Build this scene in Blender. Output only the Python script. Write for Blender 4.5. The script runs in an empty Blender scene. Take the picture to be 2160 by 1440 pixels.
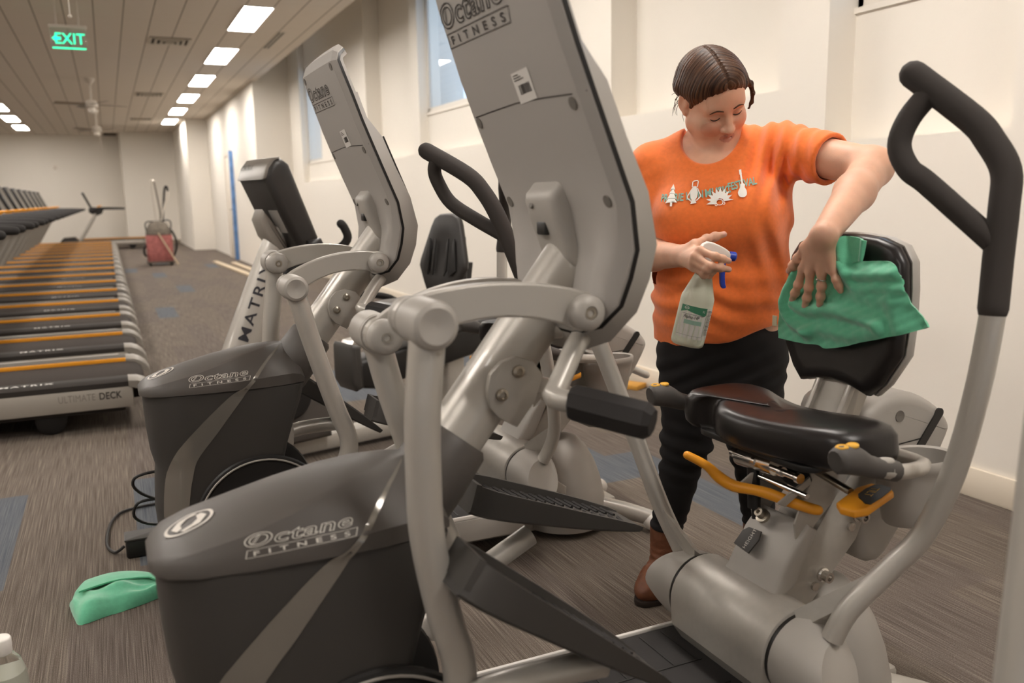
import bpy, bmesh, math, random
import numpy as np
from mathutils import Vector, Matrix
from mathutils.bvhtree import BVHTree

SC = bpy.context.scene
COL = SC.collection
PI = math.pi
rad = math.radians

# ------------------------------------------------------------------ camera
CAM_H = 1.2
cam_data = bpy.data.cameras.new('camera')
cam_data.sensor_width = 36.0
cam_data.lens = 36.0 * 1819.0 / 2160.0
cam_data.clip_start = 0.05
cam_data.clip_end = 120
cam_data.dof.use_dof = True
cam_data.dof.focus_distance = 2.25
cam_data.dof.aperture_fstop = 3.2
cam = bpy.data.objects.new('camera', cam_data)
COL.objects.link(cam)
_pitch, _yaw, _roll = 0.16724, 0.43200, -0.01755
_f = Vector((math.sin(_yaw) * math.cos(_pitch), math.cos(_yaw) * math.cos(_pitch), -math.sin(_pitch)))
_r = Vector((math.cos(_yaw), -math.sin(_yaw), 0))
_u = _r.cross(_f)
_r2 = math.cos(_roll) * _r + math.sin(_roll) * _u
_u2 = -math.sin(_roll) * _r + math.cos(_roll) * _u
_m = Matrix((_r2, _u2, -_f)).transposed().to_4x4()
_m.translation = (0, 0, CAM_H)
cam.matrix_world = _m
SC.camera = cam

# ------------------------------------------------------------------ world (dusk sky seen through the windows), exposure
world = bpy.data.worlds.new('dusk_sky')
SC.world = world
world.use_nodes = True
_bg = world.node_tree.nodes['Background']
_bg.inputs[0].default_value = (0.55, 0.74, 1.0, 1)
_bg.inputs[1].default_value = 1.9
SC.view_settings.view_transform = 'Standard'
SC.view_settings.look = 'None'
SC.view_settings.exposure = 0.25
SC.view_settings.gamma = 1.0
SC.view_settings.use_curve_mapping = False
SC.cycles.max_bounces = 7
SC.cycles.diffuse_bounces = 4
SC.cycles.sample_clamp_indirect = 6.0
LIGHT_STRENGTH = 34.0

# ------------------------------------------------------------------ materials
def lin(c):
    return tuple(((x / 12.92) if x <= 0.04045 else ((x + 0.055) / 1.055) ** 2.4) for x in c)

def hexc(h):
    h = h.lstrip('#')
    return lin(tuple(int(h[i:i + 2], 16) / 255 for i in (0, 2, 4)))

MATS = {}
def mat(name, col, rough=0.5, metal=0.0, bump=None, var=None, coat=0.0, emis=None, trans=0.0, ior=1.45, sheen=0.0, spec=0.5, sss=0.0, alpha=1.0):
    """procedural principled material; col is sRGB hex or linear tuple; bump=(scale,strength); var=(scale,amount)"""
    if name in MATS:
        return MATS[name]
    m = bpy.data.materials.new(name)
    m.use_nodes = True
    nt = m.node_tree
    b = nt.nodes['Principled BSDF']
    c = hexc(col) if isinstance(col, str) else col
    b.inputs['Base Color'].default_value = (*c, 1)
    b.inputs['Roughness'].default_value = rough
    b.inputs['Metallic'].default_value = metal
    b.inputs['Coat Weight'].default_value = coat
    b.inputs['Transmission Weight'].default_value = trans
    b.inputs['IOR'].default_value = ior
    b.inputs['Sheen Weight'].default_value = sheen
    b.inputs['Specular IOR Level'].default_value = spec
    b.inputs['Alpha'].default_value = alpha
    if sss:
        b.inputs['Subsurface Weight'].default_value = sss
        b.inputs['Subsurface Radius'].default_value = (0.012, 0.005, 0.003)
        b.inputs['Subsurface Scale'].default_value = 1.0
    if emis:
        ec = hexc(emis[0]) if isinstance(emis[0], str) else emis[0]
        b.inputs['Emission Color'].default_value = (*ec, 1)
        b.inputs['Emission Strength'].default_value = emis[1]
    tc = nt.nodes.new('ShaderNodeTexCoord')
    if var:
        n = nt.nodes.new('ShaderNodeTexNoise'); n.inputs['Scale'].default_value = var[0]; n.inputs['Detail'].default_value = 3
        nt.links.new(tc.outputs['Object'], n.inputs['Vector'])
        r = nt.nodes.new('ShaderNodeMapRange')
        r.inputs['From Min'].default_value = 0.3; r.inputs['From Max'].default_value = 0.7
        r.inputs['To Min'].default_value = 1 - var[1]; r.inputs['To Max'].default_value = 1 + var[1]
        nt.links.new(n.outputs['Fac'], r.inputs['Value'])
        x = nt.nodes.new('ShaderNodeVectorMath'); x.operation = 'SCALE'
        x.inputs[0].default_value = c
        nt.links.new(r.outputs['Result'], x.inputs['Scale'])
        nt.links.new(x.outputs['Vector'], b.inputs['Base Color'])
    if bump:
        n = nt.nodes.new('ShaderNodeTexNoise'); n.inputs['Scale'].default_value = bump[0]; n.inputs['Detail'].default_value = 2
        nt.links.new(tc.outputs['Object'], n.inputs['Vector'])
        bp = nt.nodes.new('ShaderNodeBump'); bp.inputs['Strength'].default_value = bump[1]; bp.inputs['Distance'].default_value = 0.002
        nt.links.new(n.outputs['Fac'], bp.inputs['Height'])
        nt.links.new(bp.outputs['Normal'], b.inputs['Normal'])
    MATS[name] = m
    return m

SILVER = mat('silver_paint', '#b0aba3', 0.42, 0.3, bump=(700, 0.06), var=(60, 0.03))
SILVER_TUBE = mat('silver_tube_paint', '#b6b1a9', 0.36, 0.3, bump=(900, 0.04), coat=0.2)
SILVER_PLASTIC = mat('silver_plastic', '#a6a19a', 0.5, 0.15, bump=(900, 0.12))
CONSOLE_GREY = mat('console_grey_plastic', '#a5a09a', 0.55, 0.0, bump=(1100, 0.2))
GREY_LIGHT = mat('light_grey_plastic', '#aaa59e', 0.45, 0.12, bump=(900, 0.08))
DARK = mat('charcoal_plastic', '#4d4844', 0.46, 0.0, bump=(1200, 0.12))
DARKER = mat('dark_charcoal_plastic', '#3b3835', 0.5, 0.0, bump=(1200, 0.12))
BLACK = mat('black_plastic', '#1d1b1a', 0.42, 0.0, bump=(800, 0.1))
BLACK_MATTE = mat('black_rubber', '#242120', 0.75, 0.0, bump=(500, 0.2))
FOAM = mat('black_foam_grip', '#3a3532', 0.85, 0.0, bump=(900, 0.25))
SEAT_BLACK = mat('black_vinyl', '#1f1b1a', 0.33, 0.0, bump=(300, 0.05))
GLOSS = mat('glossy_smoke_trim', '#8a857e', 0.16, 0.45, coat=0.5)
CHROME = mat('chrome', '#d8d4cf', 0.16, 1.0)
STEEL = mat('zinc_steel', '#a59d90', 0.3, 0.9)
ORANGE = mat('orange_plastic', '#e79a25', 0.45, 0.0)
YELLOW = mat('yellow_button', '#d9a536', 0.5)
DECAL_LIGHT = mat('light_decal', '#cfc9c0', 0.6)
DECAL_DARK = mat('dark_decal', '#3a3532', 0.6)
WHITE_LABEL = mat('white_label', '#d9d5cf', 0.6)
WHITE_PLASTIC = mat('white_plastic', '#e6e1da', 0.4)

# ------------------------------------------------------------------ mesh builder
def V3(p):
    return np.array(p, float)

class MB:
    def __init__(self):
        self.v = []; self.f = []; self.mi = []; self.cur = 0
    def add(self, verts, faces):
        o = len(self.v)
        self.v += [tuple(map(float, p)) for p in verts]
        for q in faces:
            self.f.append([i + o for i in q]); self.mi.append(self.cur)
        return self
    def loft(self, rings, cap0=True, cap1=True, closed=True):
        n = len(rings[0]); vs = [p for r in rings for p in r]; fs = []
        for a in range(len(rings) - 1):
            for i in range(n if closed else n - 1):
                j = (i + 1) % n
                fs.append((a * n + i, a * n + j, (a + 1) * n + j, (a + 1) * n + i))
        if cap0: fs.append(tuple(range(n - 1, -1, -1)))
        if cap1: fs.append(tuple((len(rings) - 1) * n + i for i in range(n)))
        return self.add(vs, fs)
    def prism(self, poly, lo, hi, axis='y', bevel=0.0, steps=2):
        """extrude a 2-D outline along an axis; 'y' -> poly is (x,z), 'z' -> (x,y), 'x' -> (y,z)"""
        poly = [tuple(p) for p in poly]
        area = sum(poly[i][0] * poly[(i + 1) % len(poly)][1] - poly[(i + 1) % len(poly)][0] * poly[i][1] for i in range(len(poly)))
        if area < 0: poly = poly[::-1]
        def inset(d):
            out = []
            n = len(poly)
            for i in range(n):
                p0, p1, p2 = (np.array(poly[(i + k) % n], float) for k in (-1, 0, 1))
                e1 = p1 - p0; e2 = p2 - p1
                e1 /= (np.linalg.norm(e1) + 1e-9); e2 /= (np.linalg.norm(e2) + 1e-9)
                n1 = np.array((-e1[1], e1[0])); n2 = np.array((-e2[1], e2[0]))
                nn = n1 + n2; k = nn @ nn
                out.append(p1 + nn * d * (2 / max(k, 0.8)))
            return out
        def put(p, t):
            if axis == 'y': return (p[0], t, p[1])
            if axis == 'z': return (p[0], p[1], t)
            return (t, p[0], p[1])
        st = [(lo, 0.0), (hi, 0.0)]
        if bevel > 0:
            st = []
            for k in range(steps + 1):
                a = PI / 2 * k / steps
                st.append((lo + bevel * (1 - math.sin(a)), bevel * (1 - math.cos(a))))
            st = sorted(st, key=lambda s: s[0])
            st = st + [(hi - (s[0] - lo), s[1]) for s in st[::-1]]
        rings = [[put(p, t) for p in (inset(d) if d else poly)] for t, d in st]
        if axis == 'y':
            rings = [r[::-1] for r in rings]
        return self.loft(rings)
    def box(self, c, s, bevel=0.0, rot=None):
        hx, hy, hz = (k / 2 for k in s)
        t = MB(); b = min(bevel, hx * .9, hy * .9, hz * .9)
        if b > 0:
            pts = rrect(hx * 2, hy * 2, b, 3)
        else:
            pts = [(-hx, -hy), (hx, -hy), (hx, hy), (-hx, hy)]
        t.prism(pts, -hz, hz, 'z', b)
        M = Matrix(rot) if rot is not None else None
        vs = [((M @ Vector(p)) if M else Vector(p)) + Vector(c) for p in t.v]
        return self.add(vs, t.f)
    def tube(self, pts, r, n=16, caps=True, aspect=1.0, up=None, smooth=0, closed=False, round_end=False):
        pts = [V3(p) for p in pts]
        rr = list(r) if hasattr(r, '__len__') else [r] * len(pts)
        if smooth:
            pts, rr = catmull(pts, rr, smooth, closed)
        m = len(pts)
        T = []
        for i in range(m):
            if closed: d = pts[(i + 1) % m] - pts[i - 1]
            else: d = pts[min(i + 1, m - 1)] - pts[max(i - 1, 0)]
            T.append(d / (np.linalg.norm(d) + 1e-12))
        u = V3(up) if up is not None else (V3((0, 0, 1)) if abs(T[0][2]) < 0.9 else V3((1, 0, 0)))
        rings = []
        prev = None
        for i in range(m):
            t = T[i]
            b = u if prev is None else prev
            b = b - t * (b @ t); b /= (np.linalg.norm(b) + 1e-12)
            prev = b
            c = np.cross(t, b)
            rings.append([pts[i] + rr[i] * (math.cos(a) * b + aspect * math.sin(a) * c) for a in (2 * PI * k / n for k in range(n))])
        if round_end and not closed:
            def dome(c, t, ring, s):
                out = []
                rad_ = np.linalg.norm(ring[0] - c)
                for k in (1, 2, 3):
                    a = PI / 2 * k / 3.4
                    out.append([c + (p - c) * math.cos(a) + t * s * rad_ * math.sin(a) for p in ring])
                return out
            rings = dome(pts[0], T[0], rings[0], -1)[::-1] + rings + dome(pts[-1], T[-1], rings[-1], 1)
        if closed:
            rings.append(rings[0])
            return self.loft(rings, False, False)
        return self.loft(rings, caps, caps)
    def lathe(self, prof, c=(0, 0, 0), axis=(0, 0, 1), n=24, up=None, scale=(1, 1)):
        """prof: list of (radius, height) along axis"""
        a = V3(axis); a /= np.linalg.norm(a)
        u = V3(up) if up is not None else (V3((1, 0, 0)) if abs(a[0]) < 0.9 else V3((0, 1, 0)))
        u = u - a * (a @ u); u /= np.linalg.norm(u); w = np.cross(a, u)
        c = V3(c)
        rings = [[c + a * h + max(r, 1e-4) * (math.cos(t) * u * scale[0] + math.sin(t) * w * scale[1]) for t in (2 * PI * k / n for k in range(n))] for r, h in prof]
        return self.loft(rings)
    def ball(self, c, r, n=16, m=10, rot=None):
        r = (r, r, r) if not hasattr(r, '__len__') else r
        rings = []
        for i in range(m + 1):
            a = -PI / 2 + PI * (i + 0.02) / (m + 0.04)
            ring = []
            for k in range(n):
                t = 2 * PI * k / n
                p = Vector((r[0] * math.cos(a) * math.cos(t), r[1] * math.cos(a) * math.sin(t), r[2] * math.sin(a)))
                if rot is not None: p = rot @ p
                ring.append(np.array(p) + V3(c))
            rings.append(ring)
        return self.loft(rings)
    def join(self, other, M=None):
        vs = other.v if M is None else [M @ Vector(p) for p in other.v]
        o = len(self.v)
        self.v += [tuple(p) for p in vs]
        for q, i in zip(other.f, other.mi):
            self.f.append([k + o for k in q]); self.mi.append(i)
        return self
    def mesh(self, name, mats, sharp=38):
        me = bpy.data.meshes.new(name)
        me.from_pydata(self.v, [], self.f)
        for m in (mats if isinstance(mats, (list, tuple)) else [mats]):
            me.materials.append(m)
        me.polygons.foreach_set('material_index', self.mi)
        me.polygons.foreach_set('use_smooth', [True] * len(me.polygons))
        me.update()
        if sharp: me.set_sharp_from_angle(angle=rad(sharp))
        return me

def rrect(w, h, r, k=4):
    """rounded rectangle outline centred at 0"""
    out = []
    for cx, cy, a0 in ((w / 2 - r, h / 2 - r, 0), (-w / 2 + r, h / 2 - r, 90), (-w / 2 + r, -h / 2 + r, 180), (w / 2 - r, -h / 2 + r, 270)):
        for i in range(k + 1):
            a = rad(a0 + 90 * i / k)
            out.append((cx + r * math.cos(a), cy + r * math.sin(a)))
    return out

def catmull(pts, rr, k, closed=False):
    P = []; R = []
    m = len(pts)
    for i in range(m if closed else m - 1):
        if closed: q = [pts[(i + j) % m] for j in (-1, 0, 1, 2)]; s = [rr[(i + j) % m] for j in (-1, 0, 1, 2)]
        else:
            q = [pts[max(i - 1, 0)], pts[i], pts[i + 1], pts[min(i + 2, m - 1)]]
            s = [rr[max(i - 1, 0)], rr[i], rr[i + 1], rr[min(i + 2, m - 1)]]
        for j in range(k):
            t = j / k
            w = (-.5 * t + t * t - .5 * t ** 3, 1 - 2.5 * t * t + 1.5 * t ** 3, .5 * t + 2 * t * t - 1.5 * t ** 3, -.5 * t * t + .5 * t ** 3)
            P.append(sum(a * b for a, b in zip(w, q))); R.append(s[1] * (1 - t) + s[2] * t)
    if not closed:
        P.append(pts[-1]); R.append(rr[-1])
    return P, R

def spline2(pts, k=6, closed=False):
    P, _ = catmull([np.array(p, float) for p in pts], [0] * len(pts), k, closed)
    return [tuple(p) for p in P]

def obj(name, mb, m, parent=None, sharp=38, label=None):
    me = mb.mesh(name, m, sharp) if isinstance(mb, MB) else mb
    o = bpy.data.objects.new(name, me)
    COL.objects.link(o)
    if parent is not None: o.parent = parent
    if label: o['label'] = label
    return o

def tag(o, label, cat, group=None):
    o['label'] = label; o['category'] = cat
    if group: o['group'] = group
    return o

def thing(name, label, cat, loc=(0, 0, 0), rotz=0.0, group=None):
    o = bpy.data.objects.new(name, None); COL.objects.link(o)
    o.location = loc; o.rotation_euler = (0, 0, rotz); o.empty_display_size = 0.1
    return tag(o, label, cat, group)

def struct(name, mb, m, sharp=38):
    o = obj(name, mb, m, None, sharp); o['kind'] = 'structure'
    return o

def dup(root, loc, rotz=None, label=None, group=None):
    r = root.copy(); COL.objects.link(r); r.location = loc
    if rotz is not None: r.rotation_euler = (0, 0, rotz)
    if label: r['label'] = label
    if group: r['group'] = group
    for ch in list(root.children):
        c = ch.copy(); COL.objects.link(c); c.parent = r
        for g in list(ch.children):
            d = g.copy(); COL.objects.link(d); d.parent = c
    return r

# ------------------------------------------------------------------ lettering
def text_mb(s, size=1.0, shear=0.0, outline=0.0, spacing=1.0, thick=0.0, sx=1.0, align='LEFT', bold=0.0):
    """lettering as flat (or outlined) geometry in the xy plane, returned as MB"""
    cu = bpy.data.curves.new('lettering', 'FONT')
    cu.body = s; cu.size = size; cu.shear = shear; cu.space_character = spacing; cu.align_x = align; cu.offset = bold
    cu.resolution_u = 4
    if outline > 0:
        cu.fill_mode = 'NONE'; cu.bevel_depth = outline; cu.bevel_resolution = 1
    else:
        cu.fill_mode = 'FRONT'
    o = bpy.data.objects.new('lettering', cu); COL.objects.link(o)
    dg = bpy.context.evaluated_depsgraph_get(); dg.update()
    me = bpy.data.meshes.new_from_object(o.evaluated_get(dg))
    bm = bmesh.new(); bm.from_mesh(me)
    mb = MB()
    vs = [(v.co.x * sx, v.co.y, v.co.z) for v in bm.verts]
    fs = [[v.index for v in f.verts] for f in bm.faces]
    mb.add(vs, fs)
    bm.free(); bpy.data.meshes.remove(me)
    bpy.data.objects.remove(o); bpy.data.curves.remove(cu)
    return mb

def islands(mb):
    """split a builder into its loose pieces"""
    par = list(range(len(mb.v)))
    def find(a):
        while par[a] != a: par[a] = par[par[a]]; a = par[a]
        return a
    for q in mb.f:
        r = find(q[0])
        for i in q[1:]: par[find(i)] = r
    groups = {}
    for q, m in zip(mb.f, mb.mi): groups.setdefault(find(q[0]), []).append((q, m))
    out = []
    for g in groups.values():
        ids = sorted({i for q, _ in g for i in q}); mp = {i: k for k, i in enumerate(ids)}
        r = MB(); r.v = [mb.v[i] for i in ids]; r.f = [[mp[i] for i in q] for q, _ in g]; r.mi = [m for _, m in g]; out.append(r)
    return out

def place(mb, o, U, V, N=None):
    """map xy(z) geometry of mb to o + x U + y V + z N"""
    o = V3(o); U = V3(U); V = V3(V)
    N = np.cross(U, V) if N is None else V3(N)
    r = MB(); r.v = [tuple(o + p[0] * U + p[1] * V + p[2] * N) for p in mb.v]; r.f = mb.f; r.mi = mb.mi
    return r

def bvh_of(*mbs):
    vs = []; fs = []
    for m in mbs:
        o = len(vs); vs += [Vector(p) for p in m.v]; fs += [[i + o for i in q] for q in m.f]
    return BVHTree.FromPolygons(vs, fs)

def drape(mb, o, U, V, bvh, cast=0.3, off=0.0015, zoff=True):
    """lay xy geometry on a surface: cast from in front (U x V side) onto bvh"""
    o = V3(o); U = V3(U); V = V3(V); N = np.cross(U, V); N /= np.linalg.norm(N)
    r = MB(); r.f = mb.f; r.mi = mb.mi
    last = None
    for p in mb.v:
        q = o + p[0] * U + p[1] * V
        hit = bvh.ray_cast(Vector(q + N * cast), Vector(-N), cast * 2.5)
        if hit[0] is not None:
            h = np.array(hit[0]); last = (h - q) @ N
            # constant lift along the cast direction
            r.v.append(tuple(h + N * (off + p[2])))
        else:
            r.v.append(tuple(q + N * ((last if last is not None else 0) + off + p[2])))
    return r

def grid_strip(center, width, sub=2):
    """2-D strip around a centreline: returns MB with xy verts"""
    C = [np.array(c, float) for c in center]; mb = MB()
    rows = []
    for i, c in enumerate(C):
        d = C[min(i + 1, len(C) - 1)] - C[max(i - 1, 0)]; d /= np.linalg.norm(d)
        n = np.array((-d[1], d[0])); w = width[i] if hasattr(width, '__len__') else width
        rows.append([(*(c + n * w * (k / sub - .5)), 0) for k in range(sub + 1)])
    vs = [p for r in rows for p in r]; m = sub + 1
    mb.add(vs, [(a * m + i, (a + 1) * m + i, (a + 1) * m + i + 1, a * m + i + 1) for a in range(len(C) - 1) for i in range(sub)])
    return mb

def poly_fill(pts, step=None):
    """triangulated flat polygon in xy (optionally with points densified along the outline)"""
    P = [Vector((p[0], p[1], 0)) for p in pts]
    from mathutils.geometry import tessellate_polygon
    mb = MB(); mb.add([tuple(p) for p in P], [tuple(t) for t in tessellate_polygon([P])])
    return mb

def ring_flat(cx, cy, rx, ry, w, n=40, rot=0.0):
    mb = MB(); vs = []
    for k in range(n):
        a = 2 * PI * k / n
        for s in (1.0, 1 - w):
            x = rx * s * math.cos(a); y = ry * s * math.sin(a)
            vs.append((cx + x * math.cos(rot) - y * math.sin(rot), cy + x * math.sin(rot) + y * math.cos(rot), 0))
    return mb.add(vs, [(2 * k, 2 * ((k + 1) % n), 2 * ((k + 1) % n) + 1, 2 * k + 1) for k in range(n)])

def subdivide(mb, maxlen):
    """split long edges of flat lettering so it can follow a curved surface"""
    bm = bmesh.new()
    vs = [bm.verts.new(p) for p in mb.v]
    for q in mb.f:
        try: bm.faces.new([vs[i] for i in q])
        except ValueError: pass
    bmesh.ops.triangulate(bm, faces=bm.faces[:])
    for _ in range(3):
        es = [e for e in bm.edges if e.calc_length() > maxlen]
        if not es: break
        bmesh.ops.subdivide_edges(bm, edges=es, cuts=1)
        bmesh.ops.triangulate(bm, faces=[f for f in bm.faces if len(f.verts) > 3])
    bm.verts.index_update()
    r = MB(); r.add([tuple(v.co) for v in bm.verts], [[v.index for v in f.verts] for f in bm.faces])
    bm.free()
    return r
# ------------------------------------------------------------------ the room
CEIL = 3.184
WX = 3.0
WALL = mat('white_wall_paint', '#e8e2d8', 0.85, bump=(60, 0.05))
CREAM = mat('cream_baseboard', '#e3d8c6', 0.6)

def carpet(name, c0, c1, c2):
    m = bpy.data.materials.new(name); m.use_nodes = True
    nt = m.node_tree; b = nt.nodes['Principled BSDF']
    b.inputs['Roughness'].default_value = 0.95; b.inputs['Specular IOR Level'].default_value = 0.1
    tc = nt.nodes.new('ShaderNodeTexCoord')
    def noise(sx, sy, detail=2):
        mp = nt.nodes.new('ShaderNodeMapping'); mp.inputs['Scale'].default_value = (sx, sy, 1)
        n = nt.nodes.new('ShaderNodeTexNoise'); n.inputs['Scale'].default_value = 1; n.inputs['Detail'].default_value = detail
        nt.links.new(tc.outputs['Object'], mp.inputs['Vector']); nt.links.new(mp.outputs['Vector'], n.inputs['Vector'])
        return n
    a = noise(330, 3.5); d = noise(900, 260, 1); e = noise(1.3, 1.1)
    mx = nt.nodes.new('ShaderNodeMath'); mx.operation = 'MULTIPLY_ADD'; mx.inputs[1].default_value = 0.55
    nt.links.new(a.outputs['Fac'], mx.inputs[0])
    my = nt.nodes.new('ShaderNodeMath'); my.operation = 'MULTIPLY'; my.inputs[1].default_value = 0.45
    nt.links.new(d.outputs['Fac'], my.inputs[0]); nt.links.new(my.outputs[0], mx.inputs[2])
    rp = nt.nodes.new('ShaderNodeValToRGB')
    rp.color_ramp.elements[0].position = 0.33; rp.color_ramp.elements[0].color = (*hexc(c0), 1)
    rp.color_ramp.elements[1].position = 0.66; rp.color_ramp.elements[1].color = (*hexc(c2), 1)
    k = rp.color_ramp.elements.new(0.5); k.color = (*hexc(c1), 1)
    nt.links.new(mx.outputs[0], rp.inputs['Fac'])
    nt.links.new(rp.outputs['Color'], b.inputs['Base Color'])
    bp = nt.nodes.new('ShaderNodeBump'); bp.inputs['Strength'].default_value = 0.6; bp.inputs['Distance'].default_value = 0.003
    nt.links.new(mx.outputs[0], bp.inputs['Height']); nt.links.new(bp.outputs['Normal'], b.inputs['Normal'])
    return m

CARPETS = [carpet('striped_carpet', '#474039', '#645b53', '#8a7f75'), carpet('striped_carpet_worn', '#443d38', '#605751', '#857b72'),
           carpet('blue_carpet_plank', '#43464d', '#595d63', '#727374')]
rng = random.Random(4)
fl = MB(); PW, PL = 0.2, 1.0
BLUE = [(0.57, 10.0), (0.86, 12.6), (0.62, 15.2), (-0.55, 3.65), (-0.75, 3.65), (-0.95, 3.65), (0.05, 3.9), (1.95, 3.1), (2.15, 3.1), (2.3, 6.0), (1.55, 5.2), (1.35, 5.2), (1.62, 17.5), (0.95, 19.0), (0.3, 16.6)]
ix0, ix1 = -40, 16
for ix in range(ix0, ix1):
    x0 = ix * PW; off = (ix % 3) * PL / 3
    for iy in range(-4, 32):
        y0, y1 = iy * PL + off, (iy + 1) * PL + off
        blue = any(x0 <= bx < x0 + PW and y0 <= by < y1 for bx, by in BLUE)
        fl.cur = 2 if blue else (1 if rng.random() < 0.4 else 0)
        fl.add([(x0, y0, 0), (x0 + PW, y0, 0), (x0 + PW, y1, 0), (x0, y1, 0)], [(0, 1, 2, 3)])
struct('floor', fl, CARPETS, None)

def ceiling_mat():
    m = bpy.data.materials.new('ceiling_tile'); m.use_nodes = True
    nt = m.node_tree; b = nt.nodes['Principled BSDF']; b.inputs['Roughness'].default_value = 0.95
    tc = nt.nodes.new('ShaderNodeTexCoord'); sp = nt.nodes.new('ShaderNodeSeparateXYZ')
    nt.links.new(tc.outputs['Object'], sp.inputs['Vector'])
    def seam(sock, off, pitch, w):
        a = nt.nodes.new('ShaderNodeMath'); a.operation = 'MULTIPLY_ADD'; a.inputs[1].default_value = 1 / pitch; a.inputs[2].default_value = -off / pitch + 50
        nt.links.new(sp.outputs[sock], a.inputs[0])
        f = nt.nodes.new('ShaderNodeMath'); f.operation = 'FRACT'; nt.links.new(a.outputs[0], f.inputs[0])
        l = nt.nodes.new('ShaderNodeMath'); l.operation = 'LESS_THAN'; l.inputs[1].default_value = w / pitch
        nt.links.new(f.outputs[0], l.inputs[0]); return l
    s1 = seam('X', 0.04, 0.286, 0.012); s2 = seam('Y', 0.02, 1.34, 0.006)
    h = nt.nodes.new('ShaderNodeMath'); h.operation = 'MULTIPLY'; h.inputs[1].default_value = 0.3
    nt.links.new(s2.outputs[0], h.inputs[0])
    mx = nt.nodes.new('ShaderNodeMath'); mx.operation = 'MAXIMUM'; nt.links.new(s1.outputs[0], mx.inputs[0]); nt.links.new(h.outputs[0], mx.inputs[1])
    mix = nt.nodes.new('ShaderNodeMix'); mix.data_type = 'RGBA'
    mix.inputs['A'].default_value = (*hexc('#d8cdbf'), 1); mix.inputs['B'].default_value = (*hexc('#857766'), 1)
    nt.links.new(mx.outputs[0], mix.inputs['Factor']); nt.links.new(mix.outputs['Result'], b.inputs['Base Color'])
    return m
CE = ceiling_mat()
XE = 2.46
struct('ceiling', MB().box(((-7 + XE) / 2, 12.6, CEIL + 0.03), (XE + 7, 33.2, 0.06)), CE)
struct('ceiling_upper', MB().box((2.9, 5.75, 3.75), (1.3, 19.5, 0.08)), WALL)
struct('trim_1', MB().box((XE - 0.03, 5.75, 3.45), (0.06, 19.5, 0.52)), WALL)

# right wall with five deep window niches
NICHES = [(2.15, 3.06, 1.415, 1.985, .16), (3.37, 4.92, 1.68, 3.3, .19), (6.95, 8.68, 1.65, 2.03, .09), (8.92, 10.66, 1.648, 3.3, .19), (11.65, 14.6, 1.48, 1.76, .09)]
ND = 0.17
wall = MB()
def wbox(x0, x1, y0, y1, z0, z1): wall.box(((x0 + x1) / 2, (y0 + y1) / 2, (z0 + z1) / 2), (x1 - x0, y1 - y0, z1 - z0))
TOPZ = 3.72
ys = [-4.0] + [v for n in NICHES for v in n[:2]] + [15.5]
for k in range(0, len(ys), 2):
    wbox(WX, WX + 0.5, ys[k], ys[k + 1], 0, TOPZ)
for i, (a, b_, s, led, ND) in enumerate(NICHES):
    wbox(WX, WX + 0.5, a, b_, 0, s)
    wbox(WX + ND, WX + 0.5, a, b_, s, led)
    wbox(WX + ND, WX + 0.5, a, b_, 3.3, TOPZ)
    if led < 3: wbox(WX + ND - 0.012, WX + 0.45, a, b_, led - 0.0, led + 0.025)
    if i == 4: wbox(WX + ND, WX + 0.5, a, 13.6, led, 3.3)
struct('wall_right', wall, WALL)
GLASS = mat('window_glass', '#ffffff', 0.02, trans=1.0, ior=1.45)
FRAME = mat('window_frame_paint', '#dcd6cc', 0.5)
nw = 0
for i, (a, b_, s, led, ND) in enumerate(NICHES):
    if led > 3: continue
    if i == 4: a = 13.6
    nw += 1
    w = bpy.data.objects.new('window_%d' % nw, None); COL.objects.link(w); w['kind'] = 'structure'
    fr = MB(); xg = WX + ND + .03; z0, z1 = led + 0.02, 3.3
    for y in (a + 0.015, b_ - 0.015): fr.box((xg, y, (z0 + z1) / 2), (0.04, 0.03, z1 - z0))
    for z in (z0 + 0.03, z1 - 0.03): fr.box((xg, (a + b_) / 2, z), (0.04, b_ - a, 0.04))
    obj('window_frame', fr, FRAME, w)
    obj('window_pane', MB().box((xg, (a + b_) / 2, (z0 + z1) / 2), (0.006, b_ - a - 0.06, z1 - z0 - 0.06)), GLASS, w)

# the stepped far end of the room
far = MB()
far.box((2.9, 15.6, TOPZ / 2), (1.0, 0.2, TOPZ))
struct('wall_far_step', far, WALL)
struct('wall_corridor', MB().box((2.5, 19.4, 1.6), (0.2, 7.4, 3.2)), WALL)
struct('wall_pillar', MB().box((2.25, 25.2, 1.6), (0.68, 4.4, 3.2)), WALL)
struct('wall_back', MB().box((1.3, 27.6, 1.6), (1.6, 0.4, 3.2)).box((-3.3, 28.9, 1.6), (7.9, 0.2, 3.2)).box((0.55, 28.4, 1.6), (0.1, 1.2, 3.2)), WALL)
struct('wall_left', MB().box((-7.1, 12.6, 1.6), (0.2, 33.2, 3.2)), WALL)
struct('wall_front', MB().box((-2, -4.1, 1.85), (11, 0.2, 3.7)), WALL)
bb = MB()
struct('baseboard_right', MB().box((WX - 0.008, 5.75, 0.06), (0.016, 19.5, 0.12), 0.004), CREAM)
struct('baseboard_back', MB().box((1.2, 27.392, 0.05), (1.4, 0.016, 0.1)), mat('grey_baseboard', '#8d8172', 0.6))

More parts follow.
